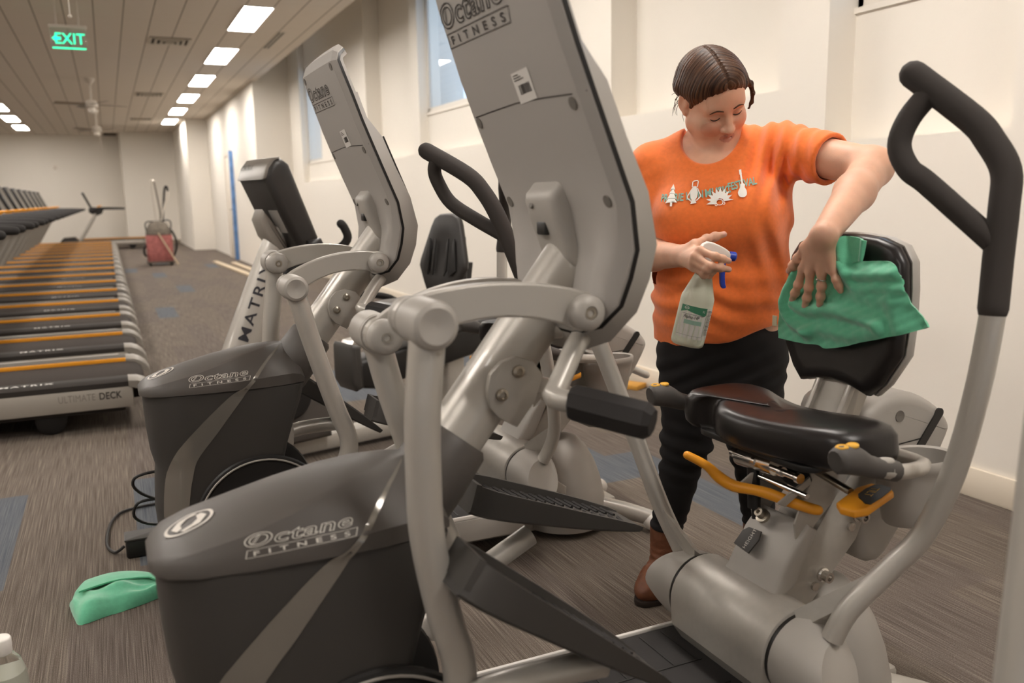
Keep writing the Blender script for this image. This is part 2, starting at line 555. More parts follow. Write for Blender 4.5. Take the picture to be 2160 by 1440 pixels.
# door in the corridor wall with strips of blue masking tape
DOORM = mat('white_door_paint', '#e6ddd0', 0.6)
d = bpy.data.objects.new('door_1', None); COL.objects.link(d); d['kind'] = 'structure'
obj('door_leaf', MB().box((2.392, 19.2, 1.05), (0.03, 0.9, 2.1), 0.004), DOORM, d)
fr = MB(); fr.box((2.39, 18.72, 1.06), (0.05, 0.05, 2.12)); fr.box((2.39, 19.68, 1.06), (0.05, 0.05, 2.12)); fr.box((2.39, 19.2, 2.14), (0.05, 1.01, 0.05))
obj('door_frame', fr, DOORM, d)
obj('door_handle', MB().tube([(2.37, 18.86, 1.02), (2.33, 18.86, 1.02), (2.33, 19.0, 1.02)], 0.012), STEEL, d)
obj('hinge', MB().box((2.372, 18.9, 0.55), (0.012, 0.05, 0.12)), STEEL, d)
TAPE = mat('blue_masking_tape', '#5f83b5', 0.7, var=(6, 0.25))
tp = tag(obj('masking_tape', MB().box((2.36, 18.55, 1.10), (0.085, 0.02, 2.2), .003), TAPE), 'long vertical strip of blue masking tape beside the white door', 'tape')

# ceiling lights: two rows of narrow lay-in fixtures run down the room
LAMP = mat('lit_diffuser', '#fffaf2', 0.5, emis=((1.0, 0.935, 0.865), LIGHT_STRENGTH))
LFRAME = mat('light_frame', '#e8e2d8', 0.5)
def ceiling_light(x, y, label, group=None):
    t = thing('ceiling_light', label, 'ceiling light', (x, y, CEIL), 0, group)
    f = MB()
    for sx in (-1, 1): f.box((sx * 0.155, 0, -0.006), (0.018, 1.40, 0.014))
    for sy in (-1, 1): f.box((0, sy * 0.695, -0.006), (0.31, 0.018, 0.014))
    obj('frame', f, LFRAME, t)
    obj('diffuser', MB().box((0, 0, -0.005), (0.294, 1.372, 0.008)), LAMP, t)
    return t
l0 = None
words = ['nearest', 'second', 'third', 'fourth', 'fifth', 'farthest']
def light(x, y, label, group=None):
    global l0
    if l0 is None: l0 = ceiling_light(x, y, label, group)
    else:
        t = dup(l0, (x, y, CEIL), 0, label)
        if group: t['group'] = group
        elif 'group' in t: del t['group']
for k in range(6):
    light(1.613, 10.307 + 2.684 * k, 'glowing white ceiling panel, %s in the row along the window wall' % words[k], 'lit ceiling panels by the window wall')
for k in range(3):
    light(-1.86, 21.043 + 2.684 * k, 'glowing white ceiling panel, %s in the row above the treadmills' % ['nearest', 'middle', 'farthest'][k], 'lit ceiling panels above the treadmills')
for k in range(4):
    light(1.613, -0.43 + 2.684 * k, 'unseen lit ceiling panel added overhead to light the room', 'lit ceiling panels overhead')
for k in range(8):
    light(-1.86, -0.43 + 2.684 * k, 'unseen lit ceiling panel added overhead to light the room', 'lit ceiling panels overhead')
for k in range(5):  # unseen third row on the left, added only for its light
    light(-5.0, 2.25 + 5.368 * k, 'unseen lit ceiling panel added overhead to light the room', 'lit ceiling panels overhead')

# air diffusers
VENT = mat('vent_white', '#c9bfae', 0.5); VDARK = mat('vent_shadow', '#4a4238', 0.8)
def square_vent(x, y, label, s=0.48):
    t = thing('ceiling_vent', label, 'air vent', (x, y, CEIL), 0, 'square ceiling air vents')
    obj('backing', MB().box((0, 0, -0.004), (s, s, 0.008)), VDARK, t)
    fr = MB()
    for k, q in enumerate((s, s * .72, s * .46, s * .2)):
        h = -0.012 - 0.006 * k
        for sx, sy in ((1, 0), (-1, 0), (0, 1), (0, -1)):
            fr.box((sx * (q / 2 - .012), sy * (q / 2 - .012), h), (0.03 if sx else q, 0.03 if sy else q, 0.008))
    obj('louvre', fr, VENT, t)
square_vent(0.89, 12.0, 'square louvred ceiling air vent nearest the camera')
square_vent(0.90, 17.9, 'square louvred ceiling air vent, second down the room')
square_vent(0.92, 23.2, 'square louvred ceiling air vent, third down the room')
t = thing('return_air_grille', 'dark return air grille high in the far left corner of the back', 'air vent', (0.26, 28.3, CEIL))
obj('grille', MB().box((0, 0, -0.02), (0.34, 0.6, 0.04)), VDARK, t)
t = thing('slot_vent', 'narrow two-slot linear ceiling vent beside the nearest lit panels', 'air vent', (2.085, 11.55, CEIL))
obj('slot_frame', MB().box((0, 0, -0.003), (0.1, 1.22, 0.006)), VENT, t)
obj('slot', MB().box((-0.022, 0, -0.006), (0.02, 1.16, 0.006)), VDARK, t)
obj('slot', MB().box((0.022, 0, -0.006), (0.02, 1.16, 0.006)), VDARK, t)

# ceiling fans
FANW = mat('fan_white', '#d8cfc2', 0.4); FANB = mat('fan_blade_grey', '#8d8070', 0.5)
GLOBE = mat('fan_globe', '#efe7db', 0.3)
def fan(x, y, label, ang, chain=0.35):
    t = thing('ceiling_fan', label, 'ceiling fan', (x, y, CEIL), 0, 'ceiling fans')
    obj('canopy', MB().lathe([(0.02, -0.1), (0.07, -0.03), (0.075, 0)], n=18), FANW, t)
    obj('rod', MB().tube([(0, 0, -0.05), (0, 0, -0.36)], 0.012, 10), FANW, t)
    obj('motor', MB().lathe([(0.03, -0.47), (0.09, -0.45), (0.1, -0.4), (0.07, -0.35), (0.02, -0.34)], n=20), FANW, t)
    obj('globe', MB().ball((0, 0, -0.5), (0.06, 0.06, 0.05)), GLOBE, t)
    for k in range(4):
        a = ang + k * PI / 2; c, s = math.cos(a), math.sin(a)
        R = Matrix(((c, -s, 0), (s, c, 0), (0, 0, 1))) @ Matrix.Rotation(rad(12), 3, 'X')
        b = MB().box((0.33 * c, 0.33 * s, -0.41), (0.46, 0.12, 0.008), 0.003, R)
        obj('blade', b, FANB, t)
    obj('pull_chain', MB().tube([(0.05, 0, -0.47), (0.05, 0, -0.47 - chain)], 0.003, 6).ball((0.05, 0, -0.47 - chain), 0.012, 8, 6), FANW, t)
fan(-0.08, 15.9, 'white four-blade ceiling fan in front of the farther ones', 0.35)
fan(-0.05, 21.2, 'white ceiling fan farther down the room, near the back wall', 0.7)
fan(-0.16, 6.5, 'pull chain of a white ceiling fan above the picture, in front of the exit sign', 0.2, 0.32)

# exit sign: clear edge-lit panel with green letters and a left arrow
EXG = mat('green_lit_letters', '#19c98a', 0.4, emis=((0.02, 0.75, 0.36), 2.2))
ACR = mat('clear_acrylic', '#dff5ea', 0.05, trans=0.9, alpha=0.35)
t = thing('exit_sign', 'green lit exit sign with a left arrow hanging from the ceiling', 'exit sign', (-0.2, 10.0, 2.72))
obj('panel', MB().box((0, 0, 0.1), (0.32, 0.008, 0.2), 0.003), ACR, t)
obj('housing', MB().box((0, 0, 0.215), (0.34, 0.05, 0.03), 0.006).tube([(0.1, 0, 0.23), (0.1, 0, CEIL - 2.72)], 0.006, 8).tube([(-0.1, 0, 0.23), (-0.1, 0, CEIL - 2.72)], 0.006, 8), FANW, t)
L = text_mb('EXIT', 0.15, sx=0.9)
ar = MB().add([(-0.13, 0.1, 0), (-0.085, 0.06, 0), (-0.085, 0.085, 0), (-0.05, 0.085, 0), (-0.05, 0.115, 0), (-0.085, 0.115, 0), (-0.085, 0.14, 0)], [(0, 1, 6), (2, 3, 4, 5)])
mb = place(L, (-0.13, -0.006, 0.05), (1, 0, 0), (0, 0, 1)); mb.join(place(ar, (-0.02, -0.0065, 0.0), (1, 0, 0), (0, 0, 1)))
mb.box((0, -0.005, 0.008), (0.3, 0.004, 0.012))
obj('lettering', mb, EXG, t)
# small thermostat on back wall
tag(obj('wall_sensor', MB().box((-1.25, 28.79, 2.25), (0.09, 0.02, 0.12), 0.005), FANW), 'tiny pale sensor on the far back wall above the treadmills', 'sensor')
# ------------------------------------------------------------------ seated elliptical machines
def side_ring(xl, xr, w, nose, z, n=10):
    """plan outline: rounded nose at xl (length nose), straight sides, softly rounded rear"""
    near = []
    for i in range(n + 1):
        a = PI / 2 * i / n
        near.append((xl + nose * (1 - math.sin(a)) , w * (math.cos(a)) ** 0.0 if False else 0))
    pts = []
    for i in range(n + 1):                       # nose, from centre to -w
        a = PI / 2 * i / n
        pts.append((xl + nose * (1 - math.cos(a)), -w * math.sin(a) ** 0.75))
    for i in range(1, 5):
        pts.append((xl + nose + (xr - 0.03 - xl - nose) * i / 4, -w))
    for i in range(1, 4):
        a = PI / 2 * i / 3
        pts.append((xr - 0.03 + 0.03 * math.sin(a), -w + 0.03 * (1 - math.cos(a))))
    full = pts + [(x, -y) for x, y in pts[::-1][0:-1]]
    return [(x, y, z) for x, y in full]

def link_arm(A, B, bow, hw, y0, y1):
    A = V3(A); B = V3(B); top = []; bot = []
    d = B - A; L = np.linalg.norm(d); d /= L; nrm = np.array((-d[1], d[0]))
    if nrm[1] < 0: nrm = -nrm
    N = 14
    for i in range(N + 1):
        s = i / N; c = A + d * L * s + nrm * bow * math.sin(PI * s) ** 0.8
        h = hw * (1 - 0.18 * math.sin(PI * s))
        top.append(c + nrm * h); bot.append(c - nrm * h)
    endB = [B + hw * (math.cos(a) * nrm + math.sin(a) * d) for a in (PI * k / 8 for k in range(1, 8))]
    endA = [A + hw * (-math.cos(a) * nrm - math.sin(a) * d) for a in (PI * k / 8 for k in range(1, 8))]
    return MB().prism(top + endB + bot[::-1] + endA, y0, y1, 'y', 0.004)

def pedal(front, rear, yc, w):
    """foot tray: ribbed floor with a raised wall round the toe and the sides"""
    f = V3((front[0], yc, front[1])); r = V3((rear[0], yc, rear[1]))
    e = r - f; L = np.linalg.norm(e); e /= L; n = np.cross(e, (0, 1, 0)); n = n if n[2] > 0 else -n
    y = V3((0, 1, 0)); t = 0.007
    tray = MB()
    def P(s, u, h): return f + e * s + y * u + n * h
    st = [0, 0.012, 0.035, 0.08, 0.16, 0.26, 0.34, 0.40, L]
    rings = []
    for s in st:
        k = s / L
        hw = w / 2 * (0.55 if s == 0 else 0.74 if s < .02 else 0.9 if s < .05 else 1.0 if k < .7 else 1 - 0.22 * (k - .7) / .3)
        h = 0.022 * (1 - k) ** 0.6 + 0.006
        b = -0.028 * (1 - k) ** .8 - 0.008
        rings.append([P(s, -hw, b + .006), P(s, -hw + .008, b), P(s, hw - .008, b), P(s, hw, b + .006), P(s, hw + .002, h), P(s, hw - t, h), P(s, hw - t - .002, .004), P(s, -hw + t + .002, .004), P(s, -hw + t, h), P(s, -hw - .002, h)])
    tray.loft(rings)
    # toe wall closing the front
    tray.loft([[P(-.002, -w * .31, -.02), P(-.002, w * .31, -.02), P(-.004, w * .31, .03), P(-.004, -w * .31, .03)], [P(.008, -w * .34, -.02), P(.008, w * .34, -.02), P(.006, w * .34, .03), P(.006, -w * .34, .03)]])
    ribs = MB()
    for i in range(15):
        s = 0.045 + i * 0.0235
        if s > L - .03: break
        hw = w / 2 - .014 - (.02 * max(0, s / L - .7) / .3)
        for u0, u1 in ((-hw, -.008), (.008, hw)):
            a = P(s, u0, .005); b_ = P(s + .012 * (1 if u0 < 0 else -1), u1, .005) if u0 < 0 else P(s + .012, u0, .005)
            c = P(s + .012, u1, .005) if u0 < 0 else P(s, u1, .005)
            ribs.tube([a, c] if u0 < 0 else [b_, c], 0.0044, 6)
    return tray, ribs

def console_center(v):
    """stations of the console's rear face: x, z, half width"""
    return v

CON = [(0.705, 0.972, 0.10), (0.728, 0.985, 0.150), (0.747, 1.02, 0.182), (0.756, 1.065, 0.196), (0.758, 1.11, 0.212), (0.742, 1.185, 0.222), (0.706, 1.27, 0.223), (0.671, 1.356, 0.222),
       (0.646, 1.42, 0.220), (0.622, 1.49, 0.217), (0.602, 1.545, 0.213), (0.590, 1.583, 0.208), (0.597, 1.606, 0.198), (0.617, 1.624, 0.178)]

def static_marks(bv_side, bv_con):
    pass

def multi(mb, name, m, sharp=38):
    return [p.mesh(name, m, sharp) for p in islands(mb)]
_SHARED = {}
def build_static():
    """meshes both machines share"""
    S = _SHARED
    if S: return S
    # ---- shroud: upper cover
    sec = [(0.010, .045, .668, .672, .052), (0.018, .068, .673, .682, .078), (0.036, .090, .681, .693, .100), (0.075, .104, .692, .709, .118), (0.15, .108, .708, .731, .127), (0.22, .101, .727, .748, .129),
           (0.29, .084, .746, .761, .130), (0.35, .060, .760, .769, .128), (0.40, .034, .767, .772, .122), (0.435, .012, .768, .770, .112), (0.462, .008, .745, .747, .10), (0.474, .006, .70, .702, .095)]
    up = MB(); rings = []
    for x, yc, zc, zt, ys in sec:
        zs = 0.657
        half = [(0, zt), (-yc * .5, zt - (zt - zc) * .22), (-yc * .85, zt - (zt - zc) * .7), (-yc, zc), (-yc - (ys - yc) * .45, zc - (zc - zs) * .28), (-ys, zc - (zc - zs) * .72), (-ys, zs)]
        ring = [(x, y, z) for y, z in half] + [(x, -y, z) for y, z in half[::-1][:-1]]
        rings.append(ring)
    up.loft(rings)
    S['shroud_cover'] = up.mesh('shroud_cover', DARK, 30)
    # ---- shroud: lower body
    low = MB(); rings = []
    for z, xl, xr, w in ((0.655, 0.018, 0.470, .122), (0.60, 0.020, 0.455, .124), (0.55, 0.022, 0.436, .124), (0.48, 0.028, 0.412, .124), (0.435, 0.038, 0.400, .123), (0.40, 0.034, 0.40, .122), (0.31, 0.028, 0.40, .121), (0.24, 0.032, 0.41, .12), (0.12, 0.045, 0.42, .116), (0.03, 0.06, 0.43, .11)):
        rings.append(side_ring(xl, xr, w, 0.11, z))
    low.loft(rings[::-1])
    S['shroud_body'] = low.mesh('shroud_body', DARKER, 30)
    bv = bvh_of(up, low)
    # glossy sweep on each side
    cl = spline2([(0.415, 0.765), (0.36, 0.725), (0.302, 0.664), (0.255, 0.622), (0.19, 0.555), (0.124, 0.482), (0.098, 0.42), (0.086, 0.355), (0.080, 0.29)], 4)
    wd = np.interp(np.linspace(0, 1, len(cl)), [0, .25, .34, .5, .75, 1], [.003, .012, .03, .052, .07, .066])
    strip = grid_strip(cl, list(wd), 4)
    sweep = MB()
    sweep.join(drape(strip, (0, 0, 0), (1, 0, 0), (0, 0, 1), bv, 0.4, .0025))
    sweep.join(drape(place(strip, (0, 0, 0), (-1, 0, 0), (0, 1, 0)), (0, 0, 0), (-1, 0, 0), (0, 0, 1), bv, 0.4, .0025))
    S['glossy_sweep'] = sweep.mesh('glossy_sweep', GLOSS, None)
    # lettering on the shroud sides
    def logo(h, ol):
        m = MB()
        a = text_mb('Octane', 1.0, shear=0.22, outline=ol, spacing=1.08, bold=.012)
        xs = [p[0] for p in a.v]; k = 1.0 / (max(xs) - min(xs)); top = max(p[1] for p in a.v)
        a.v = [((p[0] - min(xs)) * k, .225 + p[1] * .235 / top, p[2] * .002) for p in a.v]
        m.join(a)
        m.join(grid_strip([(0.055, 0.255), (0.135, 0.43)], .007)); m.join(grid_strip([(0.075, 0.255), (0.15, 0.42)], .007))
        bx = [(0.0, 0.03), (1.0, 0.03), (1.03, 0.17), (0.02, 0.17)]
        for i in range(4):
            m.join(grid_strip([bx[i], bx[(i + 1) % 4]], .008))
        b = text_mb('FITNESS', .115, spacing=2.1, sx=1.2, bold=.002)
        xs = [p[0] for p in b.v]; k2 = .88 / (max(xs) - min(xs))
        m.join(place(b, (0.07 - min(xs) * k2, 0.058, 0), (k2, 0, 0), (0, 1, 0)))
        return m
    lg = logo(.2, .019)
    lgs = subdivide(lg, .045)
    side = drape(lgs, (0.142, 0, 0.676), (.165, 0, .007), (0, 0, .072), bv, .3, .0024)
    S['side_lettering'] = side.mesh('side_lettering', DECAL_LIGHT, None)
    far = drape(lgs, (0.307, 0, 0.683), (-.165, 0, -.007), (0, 0, .072), bv, .3, .0024)
    S['side_lettering_far'] = far.mesh('side_lettering', DECAL_LIGHT, None)
    # round emblem on the nose
    em = ring_flat(0, 0, .05, .034, .13, 44)
    em.join(poly_fill([(-.036, .0), (-.02, .021), (.012, .026), (.02, .018), (-.004, .014), (-.017, .002), (-.016, -.012), (-.026, -.016)]))
    em.join(poly_fill([(.036, .0), (.02, -.021), (-.012, -.026), (-.02, -.018), (.004, -.014), (.017, -.002), (.016, .012), (.026, .016)]))
    em = subdivide(em, .012)
    e = drape(em, (0.085, -0.025, 0.71), (0, -1, 0), (1, 0, 0), bv, .3, .0012)
    # cast straight down onto the cover
    e = MB(); e.f = em.f; e.mi = em.mi
    for p in em.v:
        x = 0.074 + p[0] * .74; y = -0.012 + p[1] * .95
        h = bv.ray_cast(Vector((x, y, 1.2)), Vector((0, 0, -1)), 1.0)
        e.v.append((x, y, (h[0].z if h[0] is not None else .7) + .0014))
    S['nose_emblem'] = e.mesh('nose_emblem', DECAL_LIGHT, None)
    # crank discs
    for sgn, nm in ((-1, 'crank_disc'), (1, 'crank_disc_far')):
        d = MB().lathe([(0.02, .110), (.175, .112), (.196, .118), (.2, .128), (.196, .134), (.184, .137), (.178, .132), (.05, .134), (.045, .15), (.0, .152)], (0.325, 0, .255), (0, sgn, 0), 56)
        S[nm] = d.mesh('crank_disc', BLACK, 30)
    rim = MB()
    for sgn in (-1, 1):
        rim.tube([(0.325 + .187 * math.cos(a), sgn * .1365, .255 + .187 * math.sin(a)) for a in (2 * PI * k / 56 for k in range(56))], .0028, 6, closed=True)
    S['crank_rim'] = multi(rim, 'crank_rim', SILVER_PLASTIC)
    # ---- mast with collar, bracket plates, console boss
    ax = np.array((.62, 0, .784)); p0 = np.array((.646, 0, .938))
    S['mast'] = MB().tube([p0 + ax * t for t in (-.33, -.1, .1, .205)], .054, 28, aspect=.92).mesh('mast', SILVER_TUBE)
    S['mast_collar'] = MB().tube([p0 + ax * t for t in (-.37, -.345, -.28, -.205, -.195)], [.062, .07, .07, .066, .058], 28, aspect=1.05).mesh('mast_collar', DARK, 50)
    plates = MB()
    half = [(.584, .821), (.568, .842), (.564, .872), (.571, .9), (.592, .919), (.62, .926), (.652, .915), (.672, .888), (.655, .842), (.62, .8)]
    for sgn in (-1, 1):
        lo, hi = sorted((sgn * .044, sgn * .058))
        plates.prism(half, lo, hi, 'y', .003)
    plates.prism([(.60, .86), (.74, .845), (.745, .853), (.63, .90)], -.05, .05, 'y', .004)
    S['bracket_plate'] = plates.mesh('bracket_plate', SILVER)
    bolts = MB()
    for sgn in (-1, 1):
        for x, z in ((.622, .9), (.59, .862)):
            bolts.lathe([(.0105, 0), (.0115, .003), (.011, .007), (.006, .009), (.005, .006), (0, .006)], (x, sgn * .057, z), (0, sgn, 0), 14)
    S['plate_bolt'] = multi(bolts, 'plate_bolt', STEEL)
    # fixed hand bar: from grip to grip round the back of the mast
    bar = [(0.66, -.19, .868), (.642, -.155, .872), (.655, -.142, .885), (.70, -.115, .938), (.728, -.095, .962), (.735, -.06, .972), (.72, -.035, .965), (.715, 0, .960), (.72, .035, .965), (.735, .06, .972), (.728, .095, .962), (.70, .115, .938), (.655, .142, .885), (.642, .155, .872), (.66, .19, .868)]
    S['fixed_hand_bar'] = MB().tube(bar, .0185, 16, smooth=3).mesh('fixed_hand_bar', SILVER_TUBE)
    for sgn, nm in ((-1, 'hand_grip'), (1, 'hand_grip_far')):
        S[nm] = MB().tube([(.655, sgn * .185, .8685), (.66, sgn * .19, .868), (.676, sgn * .21, .864), (.735, sgn * .285, .850), (.742, sgn * .294, .848)], [.024, .030, .031, .031, .022], 8).mesh('hand_grip', BLACK_MATTE, 25)
    # ---- console
    back = MB(); rings = []; N = 26
    nor = []
    for i, (x, z, w) in enumerate(CON):
        a = CON[max(i - 1, 0)]; b = CON[min(i + 1, len(CON) - 1)]
        t = np.array((b[0] - a[0], b[1] - a[1])); t /= np.linalg.norm(t)
        nor.append((-t[1], t[0]))            # pointing -x, outwards from the rear face
    def ringc(i, fn, w_add=0, n=N):
        x, z, w = CON[i]; nx, nz = nor[i]
        out = []
        for k in range(n + 1):
            u = -1 + 2 * k / n
            d = fn(i, u)
            out.append((x + nx * d, u * (w + w_add), z + nz * d))
        return out
    def bulge(i, u):
        e = min(1.0, (1 - abs(u)) / .10)
        z = CON[i][1]
        lob = .020 * math.exp(-((z - 1.075) / .055) ** 2) * math.exp(-((abs(u) - .78) / .17) ** 2)
        return .012 * math.sqrt(max(0, 1 - (1 - e) ** 2)) + .003 * (1 - u * u) + lob
    for i in range(len(CON)):
        a = ringc(i, bulge); b = ringc(i, lambda i, u: -.004)
        rings.append(a + b[::-1])
    back.loft(rings)
    S['console_back'] = back.mesh('console_back', CONSOLE_GREY, 30)
    gas = MB(); rings = []
    for i in range(len(CON)):
        a = ringc(i, lambda i, u: -.003, .0022, 2); b = ringc(i, lambda i, u: -.010, .0022, 2)
        rings.append(a + b[::-1])
    gas.loft(rings); S['console_gasket'] = gas.mesh('console_gasket', BLACK)
    fr = MB(); rings = []
    for i in range(len(CON)):
        if CON[i][1] > 1.50: break
        th = -.05 - .012 * math.exp(-((CON[i][1] - 1.1) / .1) ** 2)
        if CON[i][1] > 1.40: th = -.03
        a = ringc(i, lambda i, u: -.009, -.003, 8); b = ringc(i, lambda i, u: th, -.025, 8)
        rings.append(a + b[::-1])
    fr.loft(rings)
    rings = []
    for i in range(8, len(CON)):
        a = ringc(i, lambda i, u: -.009, -.003, 8); b = ringc(i, lambda i, u: -.022, -.012, 8)
        rings.append(a + b[::-1])
    fr.loft(rings)
    S['console_front'] = fr.mesh('console_front', GREY_LIGHT)
    scr = MB(); rings = []
    for i in range(4, 8):
        a = ringc(i, lambda i, u: -.058, -.06, 4); b = ringc(i, lambda i, u: -.066, -.06, 4)
        rings.append(a + b[::-1])
    scr.loft(rings); S['screen'] = scr.mesh('screen', BLACK)
    bvc = bvh_of(back)
    # seam, screw holes, lettering, barcode label on the rear face
    def onback(flat, yc, zc, sc, off=.0012, rise=0.0, vs=1.0):
        x = np.interp(zc, [c[1] for c in CON], [c[0] for c in CON])
        g = np.interp(zc + .03, [c[1] for c in CON], [c[0] for c in CON]) - x
        V = np.array((g, 0, .03)); V /= np.linalg.norm(V)
        U = np.array((0, -1.0, 0)) + rise * V
        r = drape(flat, (x, yc, zc), U * sc, V * sc * vs, bvc, .25, off)
        return r
    S['console_lettering'] = onback(subdivide(lg, .12), .197, 1.474, .272, vs=.66).mesh('console_lettering', DECAL_DARK, None)
    seam = subdivide(grid_strip([(-.219, -.002), (-.12, .003), (0, .008), (.1, .006), (.219, 0)], .0022), .03)
    S['console_seam'] = onback(seam, 0, 1.355, 1, .0006).mesh('console_seam', DECAL_DARK, None)
    lab = MB().add([(-.032, -.026, 0), (.032, -.026, 0), (.032, .026, 0), (-.032, .026, 0)], [(0, 1, 2, 3)])
    S['barcode_label'] = onback(subdivide(lab, .02), -.05, 1.385, 1, .001, .06).mesh('barcode_label', WHITE_LABEL, None)
    bars = MB(); rg = random.Random(2); u = -.018
    while u < .022:
        wv = rg.choice((.0012, .002, .003)); bars.add([(u, -.012, 0), (u + wv, -.012, 0), (u + wv, .004, 0), (u, .004, 0)], [(0, 1, 2, 3)]); u += wv + rg.choice((.001, .0018))
    for k in range(3): bars.add([(-.026, .012 + .004 * k, 0), (.01 - .008 * k, .012 + .004 * k, 0), (.01 - .008 * k, .0135 + .004 * k, 0), (-.026, .0135 + .004 * k, 0)], [(0, 1, 2, 3)])
    S['barcode'] = onback(bars, -.05, 1.385, 1, .0016, .06).mesh('barcode', DECAL_DARK, None)
    holes = MB()
    for yy, zz in ((-.185, 1.335), (.185, 1.335), (-.185, 1.185), (.185, 1.185), (-.175, 1.565), (.175, 1.565)):
        x = np.interp(zz, [c[1] for c in CON], [c[0] for c in CON])
        h = bvc.ray_cast(Vector((x - .2, yy, zz + .05)), Vector((1, 0, -.25)).normalized(), .6)
        if h[0] is None: continue
        n_ = np.array(h[1]); c = np.array(h[0])
        holes.lathe([(.0, .0005), (.0075, .0005), (.0095, .0018), (.0105, .0006), (.0105, -.002)], c, n_, 18)
    S['screw_recess'] = multi(holes, 'screw_recess', mat('shadow_grey_plastic', '#6f6a63', .6))
    boss = MB().prism(spline2([(.690, 1.19), (.700, 1.212), (.716, 1.228), (.745, 1.232), (.79, 1.12), (.765, 1.072), (.735, 1.074), (.715, 1.12)], 2, True), -.056, .056, 'y', .016, 4)
    boss.join(MB().prism([(.72, 1.02), (.78, 1.01), (.78, 1.09), (.73, 1.09)], -.05, .05, 'y', .012))
    S['console_mount'] = boss.mesh('console_mount', GREY_LIGHT, 50)
    S['port'] = MB().box((.709, .005, 1.142), (.016, .034, .024), .003).mesh('port', BLACK)
    S['mount_screw'] = MB().lathe([(0, .0), (.007, 0), (.007, .004)], (.694, .022, 1.183), (-1, 0, .3), 12).mesh('mount_screw', MATS['shadow_grey_plastic'])
    # ---- deck, base, rear structure
    deck = MB().prism([(.43, .10), (1.14, .095), (1.16, .175), (.45, .172)], -.225, .225, 'y', .012)
    S['deck'] = deck.mesh('deck', SILVER_PLASTIC)
    mt = MB().prism([(.46, -.205), (1.15, -.205), (1.15, .205), (.46, .205)], .172, .181, 'z', .003)
    S['deck_mat'] = mt.mesh('deck_mat', BLACK_MATTE)
    tr = MB()
    for sgn in (-1, 1): tr.box((.805, sgn * .214, .179), (.70, .010, .012), .003)
    tr.box((1.155, 0, .179), (.01, .43, .012), .003)
    S['deck_lip'] = tr.mesh('deck_lip', WHITE_PLASTIC)
    gr = MB()
    for k in range(9):
        x = .62 + .06 * k
        for sgn in (-1, 1):
            gr.box((x, sgn * .12, .1815), (.004, .14, .002))
    for sgn in (-1, 1): gr.box((.86, sgn * .05, .1815), (.5, .004, .002))
    S['mat_groove'] = gr.mesh('mat_groove', BLACK)
    S['base_rail'] = MB().box((.85, 0, .055), (1.5, .12, .075), .012).box((.2, 0, .03), (.08, .5, .05), .015).mesh('base_rail', SILVER)
    S['levelling_foot'] = multi(MB().lathe([(.024, 0), (.026, .006), (.014, .014), (.012, .03)], (.2, -.22, 0)).lathe([(.024, 0), (.026, .006), (.014, .014), (.012, .03)], (.2, .22, 0)).lathe([(.03, 0), (.03, .02)], (1.56, 0, 0)), 'levelling_foot', BLACK)
    # pivot housing: a cylinder across the machine with a skirt down to the deck
    prof = [(1.19 + .092 * math.cos(a), .28 + .092 * math.sin(a)) for a in (rad(k) for k in range(-20, 186, 12))]
    hous = MB().prism(prof + [(1.102, .22), (1.135, .172), (1.33, .10), (1.34, .2)], -.155, .155, 'y', .006)
    S['pivot_housing'] = hous.mesh('pivot_housing', SILVER, 25)
    gap = MB().lathe([(.084, -.166), (.084, .166)], (1.19, 0, .28), (0, 1, 0), 40)
    S['pivot_shaft'] = gap.mesh('pivot_shaft', BLACK)
    dome = MB(); rings = []
    for z, k in ((.025, 1.0), (.06, 1.03), (.12, 1.0), (.19, .9), (.25, .76), (.30, .58), (.335, .36), (.35, .1)):
        rings.append([(1.40 + .155 * k * math.cos(a), .165 * k * math.sin(a), z) for a in (2 * PI * i / 32 for i in range(32))])
    dome.loft(rings)
    S['rear_cover'] = dome.mesh('rear_cover', SILVER_PLASTIC, 60)
    st = MB().tube([(1.46, -.06, .10), (1.58, -.14, .07), (1.66, -.2, .045)], [.03, .03, .028], 16, smooth=3).tube([(1.46, .06, .10), (1.58, .14, .07), (1.66, .2, .045)], [.03, .03, .028], 16, smooth=3)
    S['stabiliser'] = multi(st, 'stabiliser', SILVER_TUBE)
    ft = MB()
    for s in (-1, 1): ft.ball((1.67, s * .205, .036), (.045, .04, .036))
    S['stabiliser_foot'] = multi(ft, 'stabiliser_foot', WHITE_PLASTIC, 60)
    # inclined seat rail: channel with side plates, neck cover
    rail = MB().prism([(1.205, .345), (1.262, .398), (1.372, .548), (1.455, .632), (1.525, .645), (1.44, .44), (1.30, .30)], -.062, .062, 'y', .004)
    S['seat_rail'] = rail.mesh('seat_rail', SILVER, 25)
    nk = MB().prism([(1.165, .335), (1.20, .385), (1.245, .462), (1.285, .505), (1.31, .49), (1.25, .37)], -.082, .082, 'y', .012, 3)
    S['neck_cover'] = nk.mesh('neck_cover', SILVER_PLASTIC, 40)
    hb = MB()
    for sgn in (-1, 1):
        for x, z in ((1.343, .377), (1.44, .495)):
            hb.lathe([(.016, 0), (.016, .006), (.012, .008), (.012, .024), (.007, .024), (.006, .016), (0, .016)], (x, sgn * .061, z), (0, sgn, 0), 14)
            hb.lathe([(.010, 0), (.010, .008), (0, .009)], (x - .022, sgn * .061, z - .022), (0, sgn, 0), 10)
    S['frame_bolt'] = multi(hb, 'frame_bolt', CHROME)
    # height tag
    d = np.array((.66, 0, .75)); d /= np.linalg.norm(d)
    tg = MB(); pl_ = [(-.028, -.024), (.024, -.029), (.029, .008), (.022, .027), (-.016, .024), (-.027, .011)]
    tgm = MB().prism(pl_, 0, .004, 'z', .001)
    o = np.array((1.226, .03, .440)); U = np.array((0, -1., 0)); N_ = np.cross(U, d)
    tg = place(tgm, o + N_ * .012, U, d, N_)
    S['height_tag'] = tg.mesh('height_tag', DARKER)
